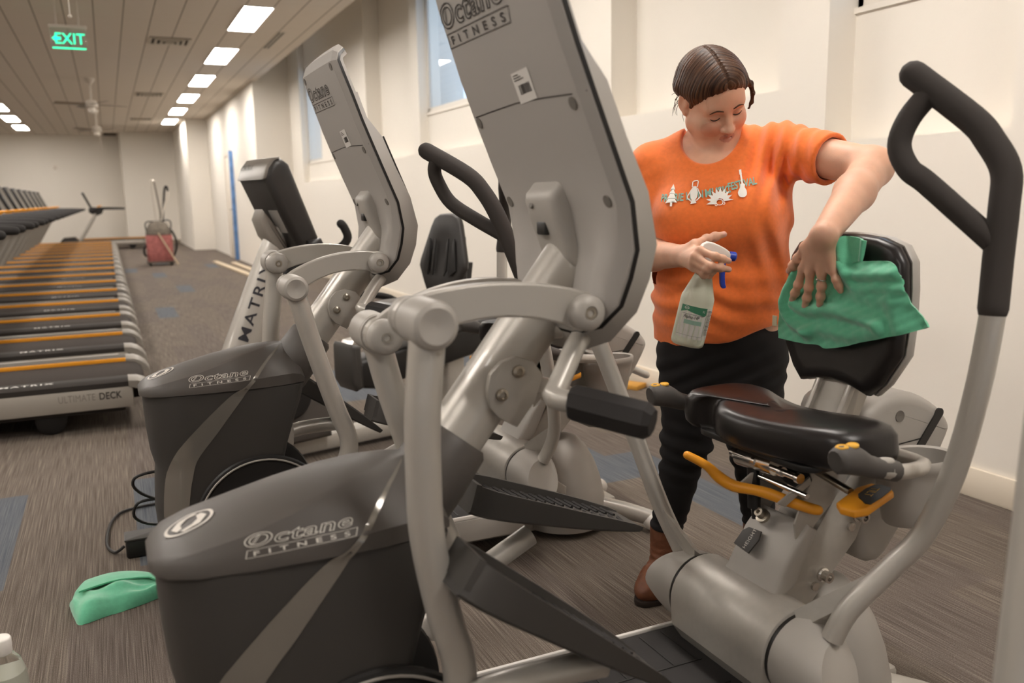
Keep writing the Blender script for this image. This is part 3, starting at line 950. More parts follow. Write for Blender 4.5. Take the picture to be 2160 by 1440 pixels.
    S['height_lettering'] = place(text_mb('HEIGHT', .0145, spacing=1.1), o + N_ * .0166 + U * .010 - d * .024, d * .9 - U * .0, -U * .9, N_).mesh('height_lettering', DECAL_LIGHT, None)
    # seat carriage: clamp cheeks, springs, links
    car = MB()
    for sgn in (-1, 1):
        lo, hi = sorted((sgn * .07, sgn * .064))
        car.prism([(1.31, .50), (1.36, .545), (1.40, .60), (1.40, .67), (1.24, .68), (1.235, .655), (1.285, .64), (1.295, .6), (1.27, .555), (1.252, .51), (1.258, .47), (1.285, .465)], lo, hi, 'y', .002)
    car.prism([(1.23, .665), (1.44, .665), (1.44, .683), (1.23, .683)], -.09, .09, 'y', .004)
    S['seat_carriage'] = car.mesh('seat_carriage', SILVER, 25)
    lk = MB().tube([(1.25, -.10, .640), (1.25, .10, .640)], .007, 10).tube([(1.262, -.03, .64), (1.262, .085, .632)], .020, 14).tube([(1.27, -.115, .60), (1.27, .03, .60)], .006, 10)
    for yy in (-.11, -.06, .02, .09): lk.lathe([(.011, -.005), (.011, .005)], (1.25, yy, .640), (0, 1, 0), 12)
    lk.tube([(1.285 + .0095 * math.cos(a), .07 + .0095 * math.sin(a), .63 - .09 * a / (18 * PI)) for a in np.linspace(0, 18 * PI, 110)], .0018, 5)
    lk.v = [(x - .03, y, z - .012) for x, y, z in lk.v]
    S['linkage'] = lk.mesh('linkage', CHROME)
    S['gas_spring'] = MB().tube([(1.238, .05, .625), (1.236, .04, .55), (1.236, .038, .515)], [.013, .0145, .0145], 14).tube([(1.236, .038, .52), (1.236, .036, .49)], .006, 10).mesh('gas_spring', BLACK)
    kn = MB().ball((1.30, -.02, .60), (.03, .05, .03)).box((1.31, .02, .61), (.05, .08, .05), .01)
    S['carriage_block'] = kn.mesh('carriage_block', BLACK)
    S['spring_bolt'] = MB().lathe([(.016, -.004), (.016, .004), (.010, .005), (.010, .02), (.005, .02), (.004, .012), (0, .012)], (1.245, .02, .50), (-.75, -.1, .65), 14).mesh('spring_bolt', STEEL)
    # seat cushion
    half = [(1.335, 0), (1.35, .09), (1.372, .17), (1.36, .225), (1.325, .247), (1.27, .25), (1.215, .243), (1.182, .225), (1.170, .19), (1.187, .162), (1.198, .135), (1.172, .10), (1.155, .06), (1.150, 0)]
    pl_ = half + [(1.156, -.06), (1.168, -.12), (1.182, -.175), (1.205, -.222), (1.25, -.246), (1.325, -.247), (1.36, -.225), (1.372, -.17), (1.35, -.09)]
    pl_ = spline2(pl_, 3, True)
    cx, cy = 1.27, 0
    seat = MB(); rings = []
    for k, z in ((.80, .672), (.93, .673), (.985, .682), (1.0, .700), (.985, .722), (.93, .737), (.82, .742), (.55, .741), (.15, .739)):
        rings.append([(cx + (x - cx) * k, y * k, z + .012 * (abs(y) / .25) ** 2 * (1 if z > .71 else 0)) for x, y in pl_])
    seat.loft(rings)
    S['seat'] = seat.mesh('seat', SEAT_BLACK, 70)
    S['seat_pan'] = MB().prism(rrect(.2, .36, .04), .660, .674, 'z', .003).mesh('seat_pan', BLACK)
    m_ = S['seat_pan']
    for v in m_.vertices: v.co.x += 1.275
    # backrest
    prof = [(0, .790), (.05, .785), (.097, .772), (.125, .80), (.165, .866), (.168, .93), (.165, 1.0), (.158, 1.055), (.135, 1.087), (.09, 1.102), (.04, 1.107), (0, 1.108)]
    full = prof + [(-y, z) for y, z in prof[::-1][1:-1]]
    def bx(z): return 1.408 + .055 * (z - .78)
    pad = MB(); rings = []; cz = .94
    for k, dx in ((.93, .030), (.985, .026), (1.0, .014), (.985, .003), (.94, -.004), (.8, -.003), (.45, .006), (.1, .008)):
        rings.append([(bx(cz + (z - cz) * k) + dx, y * k, cz + (z - cz) * k) for y, z in full])
    pad.loft(rings)
    S['backrest_pad'] = pad.mesh('backrest_pad', SEAT_BLACK, 60)
    shl = MB(); rings = []
    for k, dx in ((1.0, .026), (1.015, .034), (1.005, .046), (.9, .058), (.5, .062), (.1, .062)):
        rings.append([(bx(cz + (z - cz) * k) + dx, y * k, cz + (z - cz) * k) for y, z in full])
    shl.loft(rings)
    S['backrest_shell'] = shl.mesh('backrest_shell', GREY_LIGHT, 60)
    post = MB().prism([(1.335, .60), (1.39, .60), (1.50, .83), (1.52, 1.0), (1.485, 1.0), (1.45, .84)], -.05, .05, 'y', .006)
    for sgn in (-1, 1): post.prism([(1.322, .60), (1.34, .60), (1.45, .83), (1.437, .835)], *sorted((sgn * .052, sgn * .038)), 'y', .002)
    S['backrest_post'] = post.mesh('backrest_post', SILVER_TUBE, 25)
    # arm rests with grips
    arm = MB().tube([(1.20, -.29, .705), (1.30, -.285, .68), (1.44, -.22, .655), (1.46, -.10, .65), (1.46, .10, .65), (1.44, .22, .655), (1.30, .285, .68), (1.20, .29, .705)], .015, 12, smooth=3)
    S['seat_hand_bar'] = arm.mesh('seat_hand_bar', SILVER_TUBE)
    for sgn, nm in ((-1, 'seat_grip'), (1, 'seat_grip_far')):
        g = MB().tube([(1.13, sgn * .29, .728), (1.14, sgn * .29, .728), (1.175, sgn * .29, .722), (1.21, sgn * .289, .706), (1.25, sgn * .288, .694), (1.285, sgn * .286, .684)], [.018, .026, .027, .021, .019, .020], 12, aspect=.95, smooth=2)
        S[nm] = g.mesh('seat_grip', mat('grey_grip', '#4e4a47', .6), 40)
        S[nm + '_inlay'] = MB().ball((1.243, sgn * .288, .706), (.036, .0125, .0105), 14, 8).mesh('grip_inlay', GREY_LIGHT)
        bt = MB()
        for dx in (-.013, .012): bt.lathe([(.0115, 0), (.0115, .003), (.009, .005), (.0075, .0035), (0, .0035)], (1.158 + dx, sgn * .29, .749), (-.1, 0, 1), 16)
        S[nm + '_button'] = bt.mesh('button', YELLOW)
    # levers
    lv = [(1.04, .02, .672), (1.085, .01, .643), (1.105, 0, .615), (1.14, -.02, .598), (1.20, -.05, .578), (1.225, -.07, .572), (1.275, -.12, .548), (1.288, -.135, .537)]
    lv = [(1.10, .10, .637), (1.14, .085, .612), (1.165, .07, .585), (1.185, .045, .570), (1.21, .01, .568), (1.225, -.02, .566), (1.25, -.06, .556), (1.275, -.09, .548), (1.285, -.10, .546)]
    S['seat_lever'] = MB().tube(lv, [.009, .010, .013, .0125, .0115, .0125, .0115, .0115, .0105], 12, smooth=3, round_end=True).mesh('seat_lever', ORANGE)
    S['lever_arm'] = multi(MB().prism([(1.18, .575), (1.20, .58), (1.29, .635), (1.30, .62), (1.21, .557)], .035, .042, 'y', .002).prism([(1.20, .565), (1.285, .61), (1.29, .595), (1.22, .555)], -.075, -.068, 'y', .002), 'lever_arm', SILVER)
    tl = MB().prism([(-.068, -.018), (-.045, -.034), (.05, -.034), (.064, -.02), (.064, .02), (.03, .034), (-.05, .03), (-.068, .012)], -.009, .009, 'z', .006, 3)
    T = Matrix.Translation((1.305, -.2, .597)) @ Matrix.Rotation(rad(-8), 4, 'Y') @ Matrix.Rotation(rad(14), 4, 'Z')
    S['tilt_lever'] = MB().join(tl, T).mesh('tilt_lever', ORANGE, 40)
    S['tilt_plate'] = MB().join(MB().prism(spline2([(-.03, -.030), (.048, -.030), (.058, -.016), (.055, .008), (.0, .012), (-.022, -.008)], 2, True), .009, .0108, 'z', .0005), T).mesh('tilt_plate', DARKER)
    S['tilt_lettering'] = MB().join(place(text_mb('TILT', .022), (.040, .004, .0113), (-1, -.1, 0), (.1, -1, 0)), T).mesh('tilt_lettering', YELLOW, None)
    S['tilt_rod'] = MB().tube([(1.30, -.17, .605), (1.315, .02, .628)], .008, 10).mesh('tilt_rod', STEEL)
    # bottle holder
    cup = MB(); rings = []
    for k, z in ((.60, .505), (.66, .498), (.72, .505), (.80, .54), (.93, .60), (.95, .617), (1.0, .622), (1.0, .640), (.96, .644), (.90, .64), (.88, .60), (.66, .515), (.2, .512)):
        rings.append([(1.512 + .098 * k * math.cos(a), -.14 + .066 * k * math.sin(a), z) for a in (2 * PI * i / 36 for i in range(36))])
    cup.loft(rings)
    S['bottle_holder'] = cup.mesh('bottle_holder', SILVER_PLASTIC, 40)
    # upper rear hood with slot
    hp = spline2([(1.46, .70), (1.50, .738), (1.56, .752), (1.63, .742), (1.70, .705), (1.738, .665), (1.735, .63), (1.68, .54), (1.60, .43), (1.53, .36), (1.46, .40), (1.45, .55)], 3, True)
    hood = MB().prism(hp, -.05, .16, 'y', .028, 4)
    S['rear_hood'] = hood.mesh('rear_hood', SILVER_PLASTIC, 50)
    sl = MB().join(MB().prism(rrect(.022, .12, .0105, 5), -.003, .003, 'z'), Matrix.Translation((1.66, -.0505, .655)) @ Matrix(((.78, .62, 0, 0), (0, 0, 1, 0), (-.62, .78, 0, 0), (0, 0, 0, 1))))
    S['hood_slot'] = sl.mesh('hood_slot', BLACK)
    hl = MB().lathe([(0, .001), (.010, .001), (.013, .002), (.014, -.002)], (1.565, -.05, .70), (0, -1, 0), 18)
    S['hood_recess'] = hl.mesh('hood_recess', MATS['shadow_grey_plastic'])
    sm = grid_strip([(1.47, .655), (1.56, .635), (1.64, .64)], .003)
    S['rear_peg'] = MB().tube([(1.70, .05, .535), (1.74, .05, .54), (1.80, .05, .512)], .014, 14, round_end=True).mesh('rear_peg', SILVER_TUBE)
    S['hood_seam'] = place(sm, (0, -.0508, 0), (1, 0, 0), (0, 0, 1)).mesh('hood_seam', BLACK, None)
    return S

SUB = {'side_lettering': 'shroud_cover', 'side_lettering_far': 'shroud_cover', 'nose_emblem': 'shroud_cover', 'crank_rim': 'crank_disc', 'plate_bolt': 'bracket_plate', 'console_lettering': 'console_back', 'console_seam': 'console_back',
       'barcode_label': 'console_back', 'barcode': 'console_back', 'screw_recess': 'console_back', 'port': 'console_mount', 'mount_screw': 'console_mount', 'screen': 'console_front', 'deck_mat': 'deck', 'deck_lip': 'deck', 'mat_groove': 'deck', 'levelling_foot': 'base_rail', 'stabiliser_foot': 'stabiliser',
       'frame_bolt': 'seat_rail', 'height_tag': 'neck_cover', 'height_lettering': 'neck_cover', 'linkage': 'seat_carriage', 'gas_spring': 'seat_carriage', 'carriage_block': 'seat_carriage', 'spring_bolt': 'seat_carriage',
       'seat_pan': 'seat', 'backrest_shell': 'backrest_pad', 'seat_grip_inlay': 'seat_grip', 'seat_grip_button': 'seat_grip', 'seat_grip_far_inlay': 'seat_grip_far', 'seat_grip_far_button': 'seat_grip_far', 'lever_arm': 'seat_lever',
       'tilt_plate': 'tilt_lever', 'tilt_lettering': 'tilt_lever', 'tilt_rod': 'tilt_lever', 'hood_slot': 'rear_hood', 'hood_recess': 'rear_hood', 'hood_seam': 'rear_hood', 'hand_grip': 'fixed_hand_bar', 'hand_grip_far': 'fixed_hand_bar'}
PARTLABEL = {'seat': 'black vinyl seat', 'backrest_pad': 'black padded backrest', 'seat_lever': 'long orange lever under the seat', 'tilt_lever': 'orange tilt lever', 'shroud_body': 'charcoal lower shroud', 'shroud_cover': 'charcoal upper shroud cover'}

# linkage poses: front joint, drop tube, foot tray, tray arm, moving handle (tube and grip, in x, outward offset, z)
POSE_BACK = dict(joint=(.412, 1.018), drop=[(.412, 1.01, .215), (.407, .96, .215), (.399, .88, .215), (.398, .78, .213), (.402, .685, .21), (.425, .56, .205), (.452, .45, .20), (.44, .36, .19), (.40, .30, .17)],
                 pedal=((.437, .652), (.782, .392)), arm=[(.36, .18, .35), (.455, .215, .415), (.55, .225, .43), (.69, .23, .425)],
                 tube=[(1.20, .235, .345), (1.224, .25, .406), (1.285, .285, .49), (1.325, .32, .562), (1.345, .36, .69), (1.352, .39, .845), (1.360, .402, .98), (1.362, .402, 1.02)],
                 grip=[(1.361, .402, .995), (1.371, .397, 1.08), (1.380, .394, 1.166), (1.386, .388, 1.228), (1.376, .361, 1.280), (1.364, .333, 1.317), (1.322, .244, 1.40)],
                 loop=[(1.336, .275, 1.372), (1.314, .247, 1.325), (1.303, .238, 1.278), (1.307, .257, 1.236), (1.320, .285, 1.211), (1.345, .335, 1.16), (1.368, .388, 1.108)])
POSE_FWD = dict(joint=(.437, .952), drop=[(.437, .945, .215), (.45, .91, .215), (.462, .86, .215), (.478, .80, .213), (.512, .685, .21), (.545, .58, .205), (.578, .48, .20), (.56, .40, .19), (.50, .34, .17)],
                pedal=((.635, .588), (1.035, .452)), arm=[(.44, .18, .27), (.53, .21, .345), (.60, .22, .385), (.78, .23, .468)],
                tube=[(1.205, .235, .335), (1.228, .25, .39), (1.228, .28, .455), (1.205, .315, .55), (1.165, .35, .70), (1.115, .385, .845), (1.066, .402, .96), (1.055, .402, .99)],
                grip=[(1.063, .402, .968), (1.035, .392, 1.047), (.998, .372, 1.148), (.968, .348, 1.212), (.933, .313, 1.262), (.849, .20, 1.336)],
                loop=[(.872, .235, 1.315), (.868, .213, 1.28), (.880, .213, 1.24), (.909, .238, 1.182), (.963, .305, 1.131), (1.02, .378, 1.085)])
POSE_BACK_FAR = dict(POSE_BACK)
POSE_BACK_FAR['joint'] = (.450, 1.002)
POSE_BACK_FAR['drop'] = [(.450, .995, .215), (.450, .95, .215), (.440, .87, .215), (.428, .78, .213), (.422, .685, .21), (.435, .56, .205), (.452, .45, .20), (.44, .36, .19), (.40, .30, .17)]
POSE_FAR = dict(POSE_FWD)
POSE_FAR['tube'] = [(1.205, .235, .315), (1.185, .25, .37), (1.155, .28, .46), (1.115, .33, .62), (1.072, .37, .77), (1.03, .395, .90), (1.018, .402, .945), (1.01, .402, .975)]
POSE_FAR['grip'] = [(x - .045, y, z - .01) for x, y, z in POSE_FWD['grip']]
POSE_FAR['loop'] = [(x - .045, y, z - .01) for x, y, z in POSE_FWD['loop']]

def elliptical(name, label, loc, near, far, group):
    S = build_static()
    t = thing(name, label, 'elliptical machine', loc, 0, group)
    made = {}
    def put(k):
        if k in made: return made[k]
        par = SUB.get(k)
        p = put(par) if par else t
        ms = S[k] if isinstance(S[k], list) else [S[k]]
        for me in ms: o = obj(me.name.split('.')[0], me, None, p, label=PARTLABEL.get(k))
        made[k] = o; return o
    for k in S: put(k)
    for sgn, pose in ((-1, near), (1, far)):
        A = pose['joint']; B = (.70, 1.009)
        y0, y1 = sorted((sgn * .124, sgn * .148))
        la = obj('link_arm', link_arm(A, B, .024 if A[1] > 1 else .030, .034, y0, y1), SILVER_TUBE, t, 22)
        kb = MB().lathe([(.030, 0), (.0305, .004), (.0285, .006), (.0305, .008), (.0305, .022), (.026, .029), (.012, .031), (.011, .027), (0, .027)], (B[0], sgn * .147, B[1]), (0, sgn, 0), 28)
        obj('pivot_cap', kb, GREY_LIGHT, la, 60)
        kb = MB().lathe([(.0105, .024), (.0105, .029), (.006, .029), (.005, .026), (0, .026)], (B[0], sgn * .147, B[1]), (0, sgn, 0), 14)
        kb.lathe([(.0105, .022), (.0105, .031), (.006, .031), (.005, .028), (0, .028)], (A[0], sgn * .126, A[1]), (0, -sgn, 0), 14)
        obj('pivot_bolt', kb, STEEL, la)
        kb = MB().lathe([(.031, 0), (.033, .004), (.031, .007), (.033, .01), (.033, .02), (.027, .028), (.012, .029), (0, .0285)], (A[0], sgn * .126, A[1]), (0, -sgn, 0), 28)
        obj('inner_cap', kb, GREY_LIGHT, la, 60)
        jt = MB().lathe([(.036, .146), (.037, .150), (.034, .153), (.037, .157), (.037, .226), (.034, .234), (.027, .238), (.012, .235), (0, .233)], (A[0], 0, A[1]), (0, sgn, 0), 32)
        sw = obj('swing_arm', MB().tube([(x, sgn * (y - .018), z) for x, z, y in pose['drop']], .0275, 20, smooth=4), SILVER_TUBE, t)
        obj('swing_joint', jt, GREY_LIGHT, sw, 35)
        tray, ribs = pedal(pose['pedal'][0], pose['pedal'][1], sgn * .235, .155)
        pd = obj('pedal', tray, DARKER, t, 35); obj('tread', ribs, BLACK_MATTE, pd)
        obj('pedal_arm', MB().tube([(x, sgn * y, z) for x, y, z in pose['arm']], .024, 18, smooth=3), SILVER_TUBE, t)
        # moving handle
        cap = MB(); rings = []
        for k in range(13):
            yy = .166 + .105 * k / 12
            r0 = .086 - .022 * (k / 12) ** 2
            rings.append([(1.19 + r0 * math.cos(a) * (1.0) - .0 * k, sgn * (yy + (.0 if k < 12 else 0) + (k / 12) * .045 * (-math.cos(a) * .5 - math.sin(a) * .6)), .28 + r0 * math.sin(a)) for a in (2 * PI * i / 36 for i in range(36))])
        cap.loft(rings)
        hd = obj('moving_handle', MB().tube([(x, sgn * y, z) for x, y, z in pose['tube']], .0212, 20, smooth=4), SILVER_TUBE, t)
        obj('pivot_end', cap, SILVER_PLASTIC, hd, 40)
        a0 = V3((pose['tube'][0][0] - .02, sgn * .165, .37)); a1 = V3((pose['tube'][2][0], sgn * pose['tube'][2][1], pose['tube'][2][2]))
        gus = MB(); c0 = V3((1.19, sgn * .17, .33)); tv = V3((pose['tube'][1][0], sgn * pose['tube'][1][1], pose['tube'][1][2]))
        w_ = V3((.012, 0, -.010))
        gus.loft([[c0 + w_, c0 - w_, a0 - w_, a0 + w_], [tv + w_, tv - w_, a1 - w_, a1 + w_]])
        obj('gusset', gus, SILVER, hd)
        g = MB().tube([(x, sgn * y, z) for x, y, z in pose['grip']], .0245, 20, smooth=5, round_end=True)
        g.tube([(x, sgn * y, z) for x, y, z in pose['loop']], .0205, 20, smooth=5)
        obj('foam_grip', g, FOAM, hd, 60)
    return t

E1 = elliptical('elliptical_machine', 'silver and charcoal seated elliptical in front, being wiped down by the woman', (0.0, 1.385, 0), POSE_BACK, POSE_FAR, 'seated ellipticals in a row')
E2 = elliptical('elliptical_machine', 'silver and charcoal seated elliptical standing behind the front one', (0.027, 2.685, 0), POSE_FWD, POSE_BACK_FAR, 'seated ellipticals in a row')
# ------------------------------------------------------------------ treadmills in a long row, walking decks towards the aisle
TM_DARK = mat('treadmill_charcoal', '#332f2c', 0.8, 0.0, bump=(800, .1), spec=.25)
TM_SILVER = mat('treadmill_silver', '#a39d94', 0.4, 0.3)
TM_CAP = mat('treadmill_end_cap', '#857f77', 0.5, 0.1)
BELT = mat('running_belt', '#302924', 0.85, 0.0, bump=(600, .3), spec=.25)
RAIL_GREY = mat('foot_rail_grey', '#5a554f', 0.75, spec=.3)
def treadmill(label, loc, group):
    t = thing('treadmill', label, 'treadmill', loc, 0, group)
    x0, x1 = -1.95, .045
    obj('frame', MB().box(((x0 + .0) / 2, 0, .145), (-x0, .80, .09), .01), TM_DARK, t)
    for s in (-1, 1):
        sp = obj('side_panel', MB().box(((x0 + x1) / 2, s * .415, .18), (x1 - x0, .03, .115), .008), TM_SILVER, t)
        if s < 0:
            a = text_mb('ULTIMATE', .052, spacing=1.05); b = text_mb('DECK', .052, spacing=1.05, bold=.0012)
            w = max(p[0] for p in a.v)
            obj('deck_lettering', place(a, (-.315, -.4312, .178), (.175 / w, 0, 0), (0, 0, 1)), mat('pale_silver_print', '#837d75', .5), sp)
            w = max(p[0] for p in b.v)
            obj('deck_lettering', place(b, (-.122, -.4312, .178), (.11 / w, 0, 0), (0, 0, 1)), DECAL_DARK, sp)
        rl = obj('foot_rail', MB().prism([(s * .43, .235), (s * .43, .262), (s * .41, .275), (s * .305, .275), (s * .29, .262), (s * .29, .235)], x0, .04, 'x', .004), TM_DARK if s < 0 else RAIL_GREY, t)
        if s > 0:
            obj('rail_stripe', MB().box(((x0 + .03) / 2, s * .286, .262), (.02 - x0, .008, .024), .002), ORANGE, rl)
            obj('rail_strip', MB().box((x0 / 2, .40, .277), (-x0 - .02, .05, .006), .002), TM_CAP, rl)
        cap = MB(); rings = []
        for x, zt, zb, k in ((.025, .278, .235, 1), (.07, .274, .22, 1), (.105, .26, .20, .97), (.135, .235, .18, .92), (.155, .20, .15, .85), (.158, .17, .135, .78)):
            cy = s * .36; hw = .075 * k
            rings.append([(x, cy - hw, zb), (x, cy + hw, zb), (x, cy + hw, zt - .012), (x, cy + hw * .7, zt), (x, cy - hw * .7, zt), (x, cy - hw, zt - .012)])
        cap.loft(rings); obj('end_cap', cap, TM_CAP, t, 50)
    prof = [(-1.72, .24), (-1.70, .252), (.03, .252), (.075, .244), (.105, .222), (.115, .19), (.105, .16), (.07, .14), (-1.6, .14)]
    bl = obj('belt', MB().prism(prof, -.28, .28, 'y', .003), BELT, t)
    a = text_mb('MATRIX', .05, spacing=1.25, bold=.001)
    w = max(p[0] for p in a.v)
    obj('belt_lettering', place(a, (-.58, -.385, .2756), (.25 / w, 0, 0), (0, 1, 0)), WHITE_LABEL, bl)
    rf = MB()
    for s in (-1, 1): rf.lathe([(.06, -.04), (.075, -.03), (.075, .03), (.06, .04)], (-.36, s * .33, .075), (0, 1, 0), 20)
    for o in islands(rf): obj('rear_foot', o, BLACK, t)
    obj('motor_hood', MB().prism([(-2.05, .06), (-2.05, .24), (-1.98, .32), (-1.72, .335), (-1.66, .27), (-1.66, .06)], -.42, .42, 'y', .03, 3), TM_DARK, t)
    obj('front_base', MB().box((-1.8, 0, .04), (.4, .7, .08), .02), BLACK, t)
    for s in (-1, 1):
        obj('upright', MB().tube([(-1.62, s * .40, .20), (-1.52, s * .40, .36), (-1.25, s * .385, .80), (-1.18, s * .38, .93)], [.045, .05, .045, .04], 12, aspect=.7), TM_SILVER, t)
        hr = MB().tube([(-1.28, s * .375, .99), (-1.15, s * .38, 1.04), (-1.0, s * .385, 1.06), (-.6, s * .385, 1.055), (-.49, s * .385, 1.05)], [.05, .05, .034, .028, .024], 12, smooth=3, round_end=True)
        obj('hand_rail', hr, BLACK_MATTE, t)
    obj('console', MB().prism([(-1.34, 1.06), (-1.30, .95), (-1.18, .86), (-1.02, .93), (-.98, 1.03), (-1.10, 1.085), (-1.24, 1.10)], -.40, .40, 'y', .03, 3), BLACK, t)
    d = MB().prism([(-1.47, 1.46), (-1.30, 1.08), (-1.25, 1.09), (-1.42, 1.475)], -.30, .30, 'y', .012)
    ds = obj('display', d, BLACK, t)
    obj('screen', MB().prism([(-1.405, 1.44), (-1.262, 1.115), (-1.259, 1.117), (-1.402, 1.442)], -.26, .26, 'y', .0), mat('dark_screen', '#15161a', .12), ds)
    for s in (-1, 1):
        obj('stop_grip', MB().tube([(-1.14, s * .18, 1.07), (-1.10, s * .20, 1.11), (-1.04, s * .22, 1.125)], .016, 10, smooth=3, round_end=True), ORANGE, t)
    return t
TG = 'treadmills in a long row facing the left'
ordn = ['nearest', 'second', 'third', 'fourth', 'fifth', 'sixth', 'seventh', 'eighth', 'ninth', 'tenth', 'eleventh', 'twelfth', 'thirteenth', 'fourteenth', 'fifteenth', 'sixteenth']
T0 = None
for k in range(16):
    lb = 'grey treadmill with orange deck stripe, %s from the camera in the long row' % ordn[k]
    if k == 0: T0 = treadmill('grey treadmill with orange deck stripe and lettered side panel, nearest the camera', (0.0, 5.375, 0), TG)
    else: dup(T0, (0.0, 5.375 + 1.185 * k, 0), 0, lb, TG)
tl = dup(T0, (0.90, 25.3, 0), 0, 'lone treadmill set forward of the row, against the back wall by the vacuum')
if 'group' in tl: del tl['group']

# ------------------------------------------------------------------ recumbent bike behind the ellipticals
BK = thing('recumbent_bike', 'silver and black recumbent bike with a tall slotted backrest behind both ellipticals', 'exercise bike', (.517, 3.95, 0), rad(14))
BKO = .5
mast = MB(); rings = []
for x, z, rx_, ry_ in ((.37, .26, .10, .07), (.47, .53, .086, .062), (.545, .72, .076, .056), (.61, .88, .068, .052), (.66, 1.0, .06, .05), (.69, 1.07, .05, .048)):
    a = math.atan2(.4, .17); rings.append([(x + rx_ * math.cos(t) * math.sin(a), ry_ * math.sin(t), z - rx_ * math.cos(t) * math.cos(a)) for t in (2 * PI * i / 28 for i in range(28))])
mast.loft(rings); mo = obj('mast', mast, SILVER_TUBE, BK, 60)
mbv = bvh_of(mast)
tx = text_mb('MATRIX', .085, spacing=1.2, bold=.0012)
w = max(p[0] for p in tx.v)
dv = np.array((.39, 0, .92)); dv /= np.linalg.norm(dv); uv = np.array((-dv[2], 0, dv[0]))
obj('mast_lettering', drape(subdivide(place(tx, (0, 0, 0), (.37 / w, 0, 0), (0, .72, 0)), .02), (.478, 0, .580), dv, uv, mbv, .3, .0015), mat('navy_decal', '#2b2a30', .5), mo, None)
obj('mast_cap', MB().prism([(.575, 1.115), (.595, 1.16), (.64, 1.10), (.72, .955), (.715, .93), (.69, .94), (.60, 1.04)], -.058, .058, 'y', .02, 3), mat('console_collar_grey', '#8d867e', .45), BK, 50)
con = MB().prism([(.568, 1.292), (.585, 1.34), (.612, 1.372), (.65, 1.378), (.685, 1.352), (.815, 1.01), (.79, .955), (.715, .965)], -.155, .155, 'y', .03, 4)
co = obj('console', con, mat('bike_console_black', '#2a2725', .4, bump=(700, .1)), BK, 50)
obj('console_cap', MB().prism([(.560, 1.287), (.580, 1.342), (.610, 1.377), (.652, 1.384), (.62, 1.365), (.60, 1.33), (.588, 1.287)], -.145, .145, 'y', .012, 3), mat('console_cap_grey', '#7b756e', .35, .2), co, 50)
cbv = bvh_of(con)
e_ = np.array((-.143, 0, .327)); e_ /= np.linalg.norm(e_)
ctx = text_mb('MATRIX', .035, spacing=1.1); w = max(p[0] for p in ctx.v)
obj('console_lettering', drape(subdivide(place(ctx, (0, 0, 0), (.12 / w, 0, 0), (0, 1, 0)), .02), (.60, .12, 1.325), (0, -1, 0), (.25, 0, .97), cbv, .3, .006), DECAL_DARK, co, None)
vs = MB()
for k in range(6):
    for y in (-.02, .055): vs.box((0.615 + .0115 * k * 1.0, y, 1.205 - .0265 * k * .45), (.004, .045, .004))
v2 = MB(); v2.v = [tuple(p) for p in vs.v]; v2.f = vs.f; v2.mi = vs.mi
obj('speaker_slot', v2, BLACK, co)
obj('rating_label', drape(subdivide(MB().add([(-.05, -.055, 0), (.05, -.055, 0), (.05, .055, 0), (-.05, .055, 0)], [(0, 1, 2, 3)]), .03), (.66, -.07, 1.11), (0, -1, 0), e_, cbv, .3, .0015), mat('grey_rating_label', '#8f8a84', .5), co, None)
obj('bottle_tray', MB().prism([(.74, 1.02), (.80, 1.03), (.85, .93), (.80, .88), (.72, .89)], -.19, .19, 'y', .02, 3).prism([(.70, .90), (.76, .93), (.80, .885), (.74, .85), (.69, .87)], -.1, .1, 'y', .02), BLACK, BK, 50)
for s in (-1, 1):
    obj('hand_grip', MB().tube([(.76, s * .10, .955), (.83, s * .16, .965), (.875, s * .22, .99), (.893, s * .25, 1.03), (.875, s * .255, 1.075), (.86, s * .255, 1.092)], .019, 14, smooth=4, round_end=True), BLACK_MATTE, BK)
obj('front_shroud', MB().prism(spline2([(.16, .08), (.18, .30), (.27, .37), (.45, .39), (.68, .38), (.82, .28), (.84, .1)], 3), -.13, .13, 'y', .04, 3), DARK, BK, 50)
obj('crank', MB().lathe([(.10, .13), (.11, .14), (.1, .15), (0, .155)], (.62, 0, .33), (0, -1, 0), 28).lathe([(.10, .13), (.11, .14), (.1, .15), (0, .155)], (.62, 0, .33), (0, 1, 0), 28), BLACK, BK)
obj('floor_frame', MB().box((1.05, 0, .06), (1.8, .12, .08), .02).box((.2, 0, .035), (.1, .52, .07), .02).box((1.9, 0, .035), (.1, .52, .07), .02), SILVER, BK)
rl = obj('seat_rail', MB().prism([(.98, .33), (1.0, .30), (1.10, .28), (1.95, .42), (1.95, .56), (1.02, .43)], -.09, .09, 'y', .02, 3), BLACK, BK)
obj('rail_track', MB().prism([(.985, .505), (1.0, .525), (1.95, .645), (1.95, .60), (1.0, .48)], -.055, .055, 'y', .006), mat('polished_rail', '#cfcac2', .2, .8), rl)
obj('rail_end', MB().prism([(.965, .50), (.975, .515), (1.02, .505), (1.03, .30), (.99, .285), (.965, .33)], -.10, .10, 'y', .02, 3), DARKER, rl, 50)
obj('rail_post', MB().box((1.6, 0, .25), (.12, .1, .36), .02), SILVER, BK)
seat = MB(); rings = []
out = rrect(.40, .40, .10, 5)
for k, z in ((.85, .60), (1, .615), (1.02, .65), (.97, .675), (.8, .685), (.3, .680)):
    rings.append([(1.34 + x * k, y * k, z) for x, y in out])
seat.loft(rings); obj('seat_pad', seat, SEAT_BLACK, BK, 70)
obj('seat_carriage', MB().box((1.38, 0, .585), (.26, .2, .06), .02).prism([(1.40, .60), (1.62, .60), (1.66, .86), (1.60, .86), (1.55, .66), (1.40, .64)], -.05, .05, 'y', .01), BLACK, BK)
prof = [(.0, .69), (.10, .70), (.15, .76), (.205, .84), (.20, .875), (.17, .95), (.125, 1.06), (.105, 1.095), (.06, 1.115), (0, 1.118)]
full = prof + [(-y, z) for y, z in prof[::-1][1:-1]]
pad = MB(); rings = []
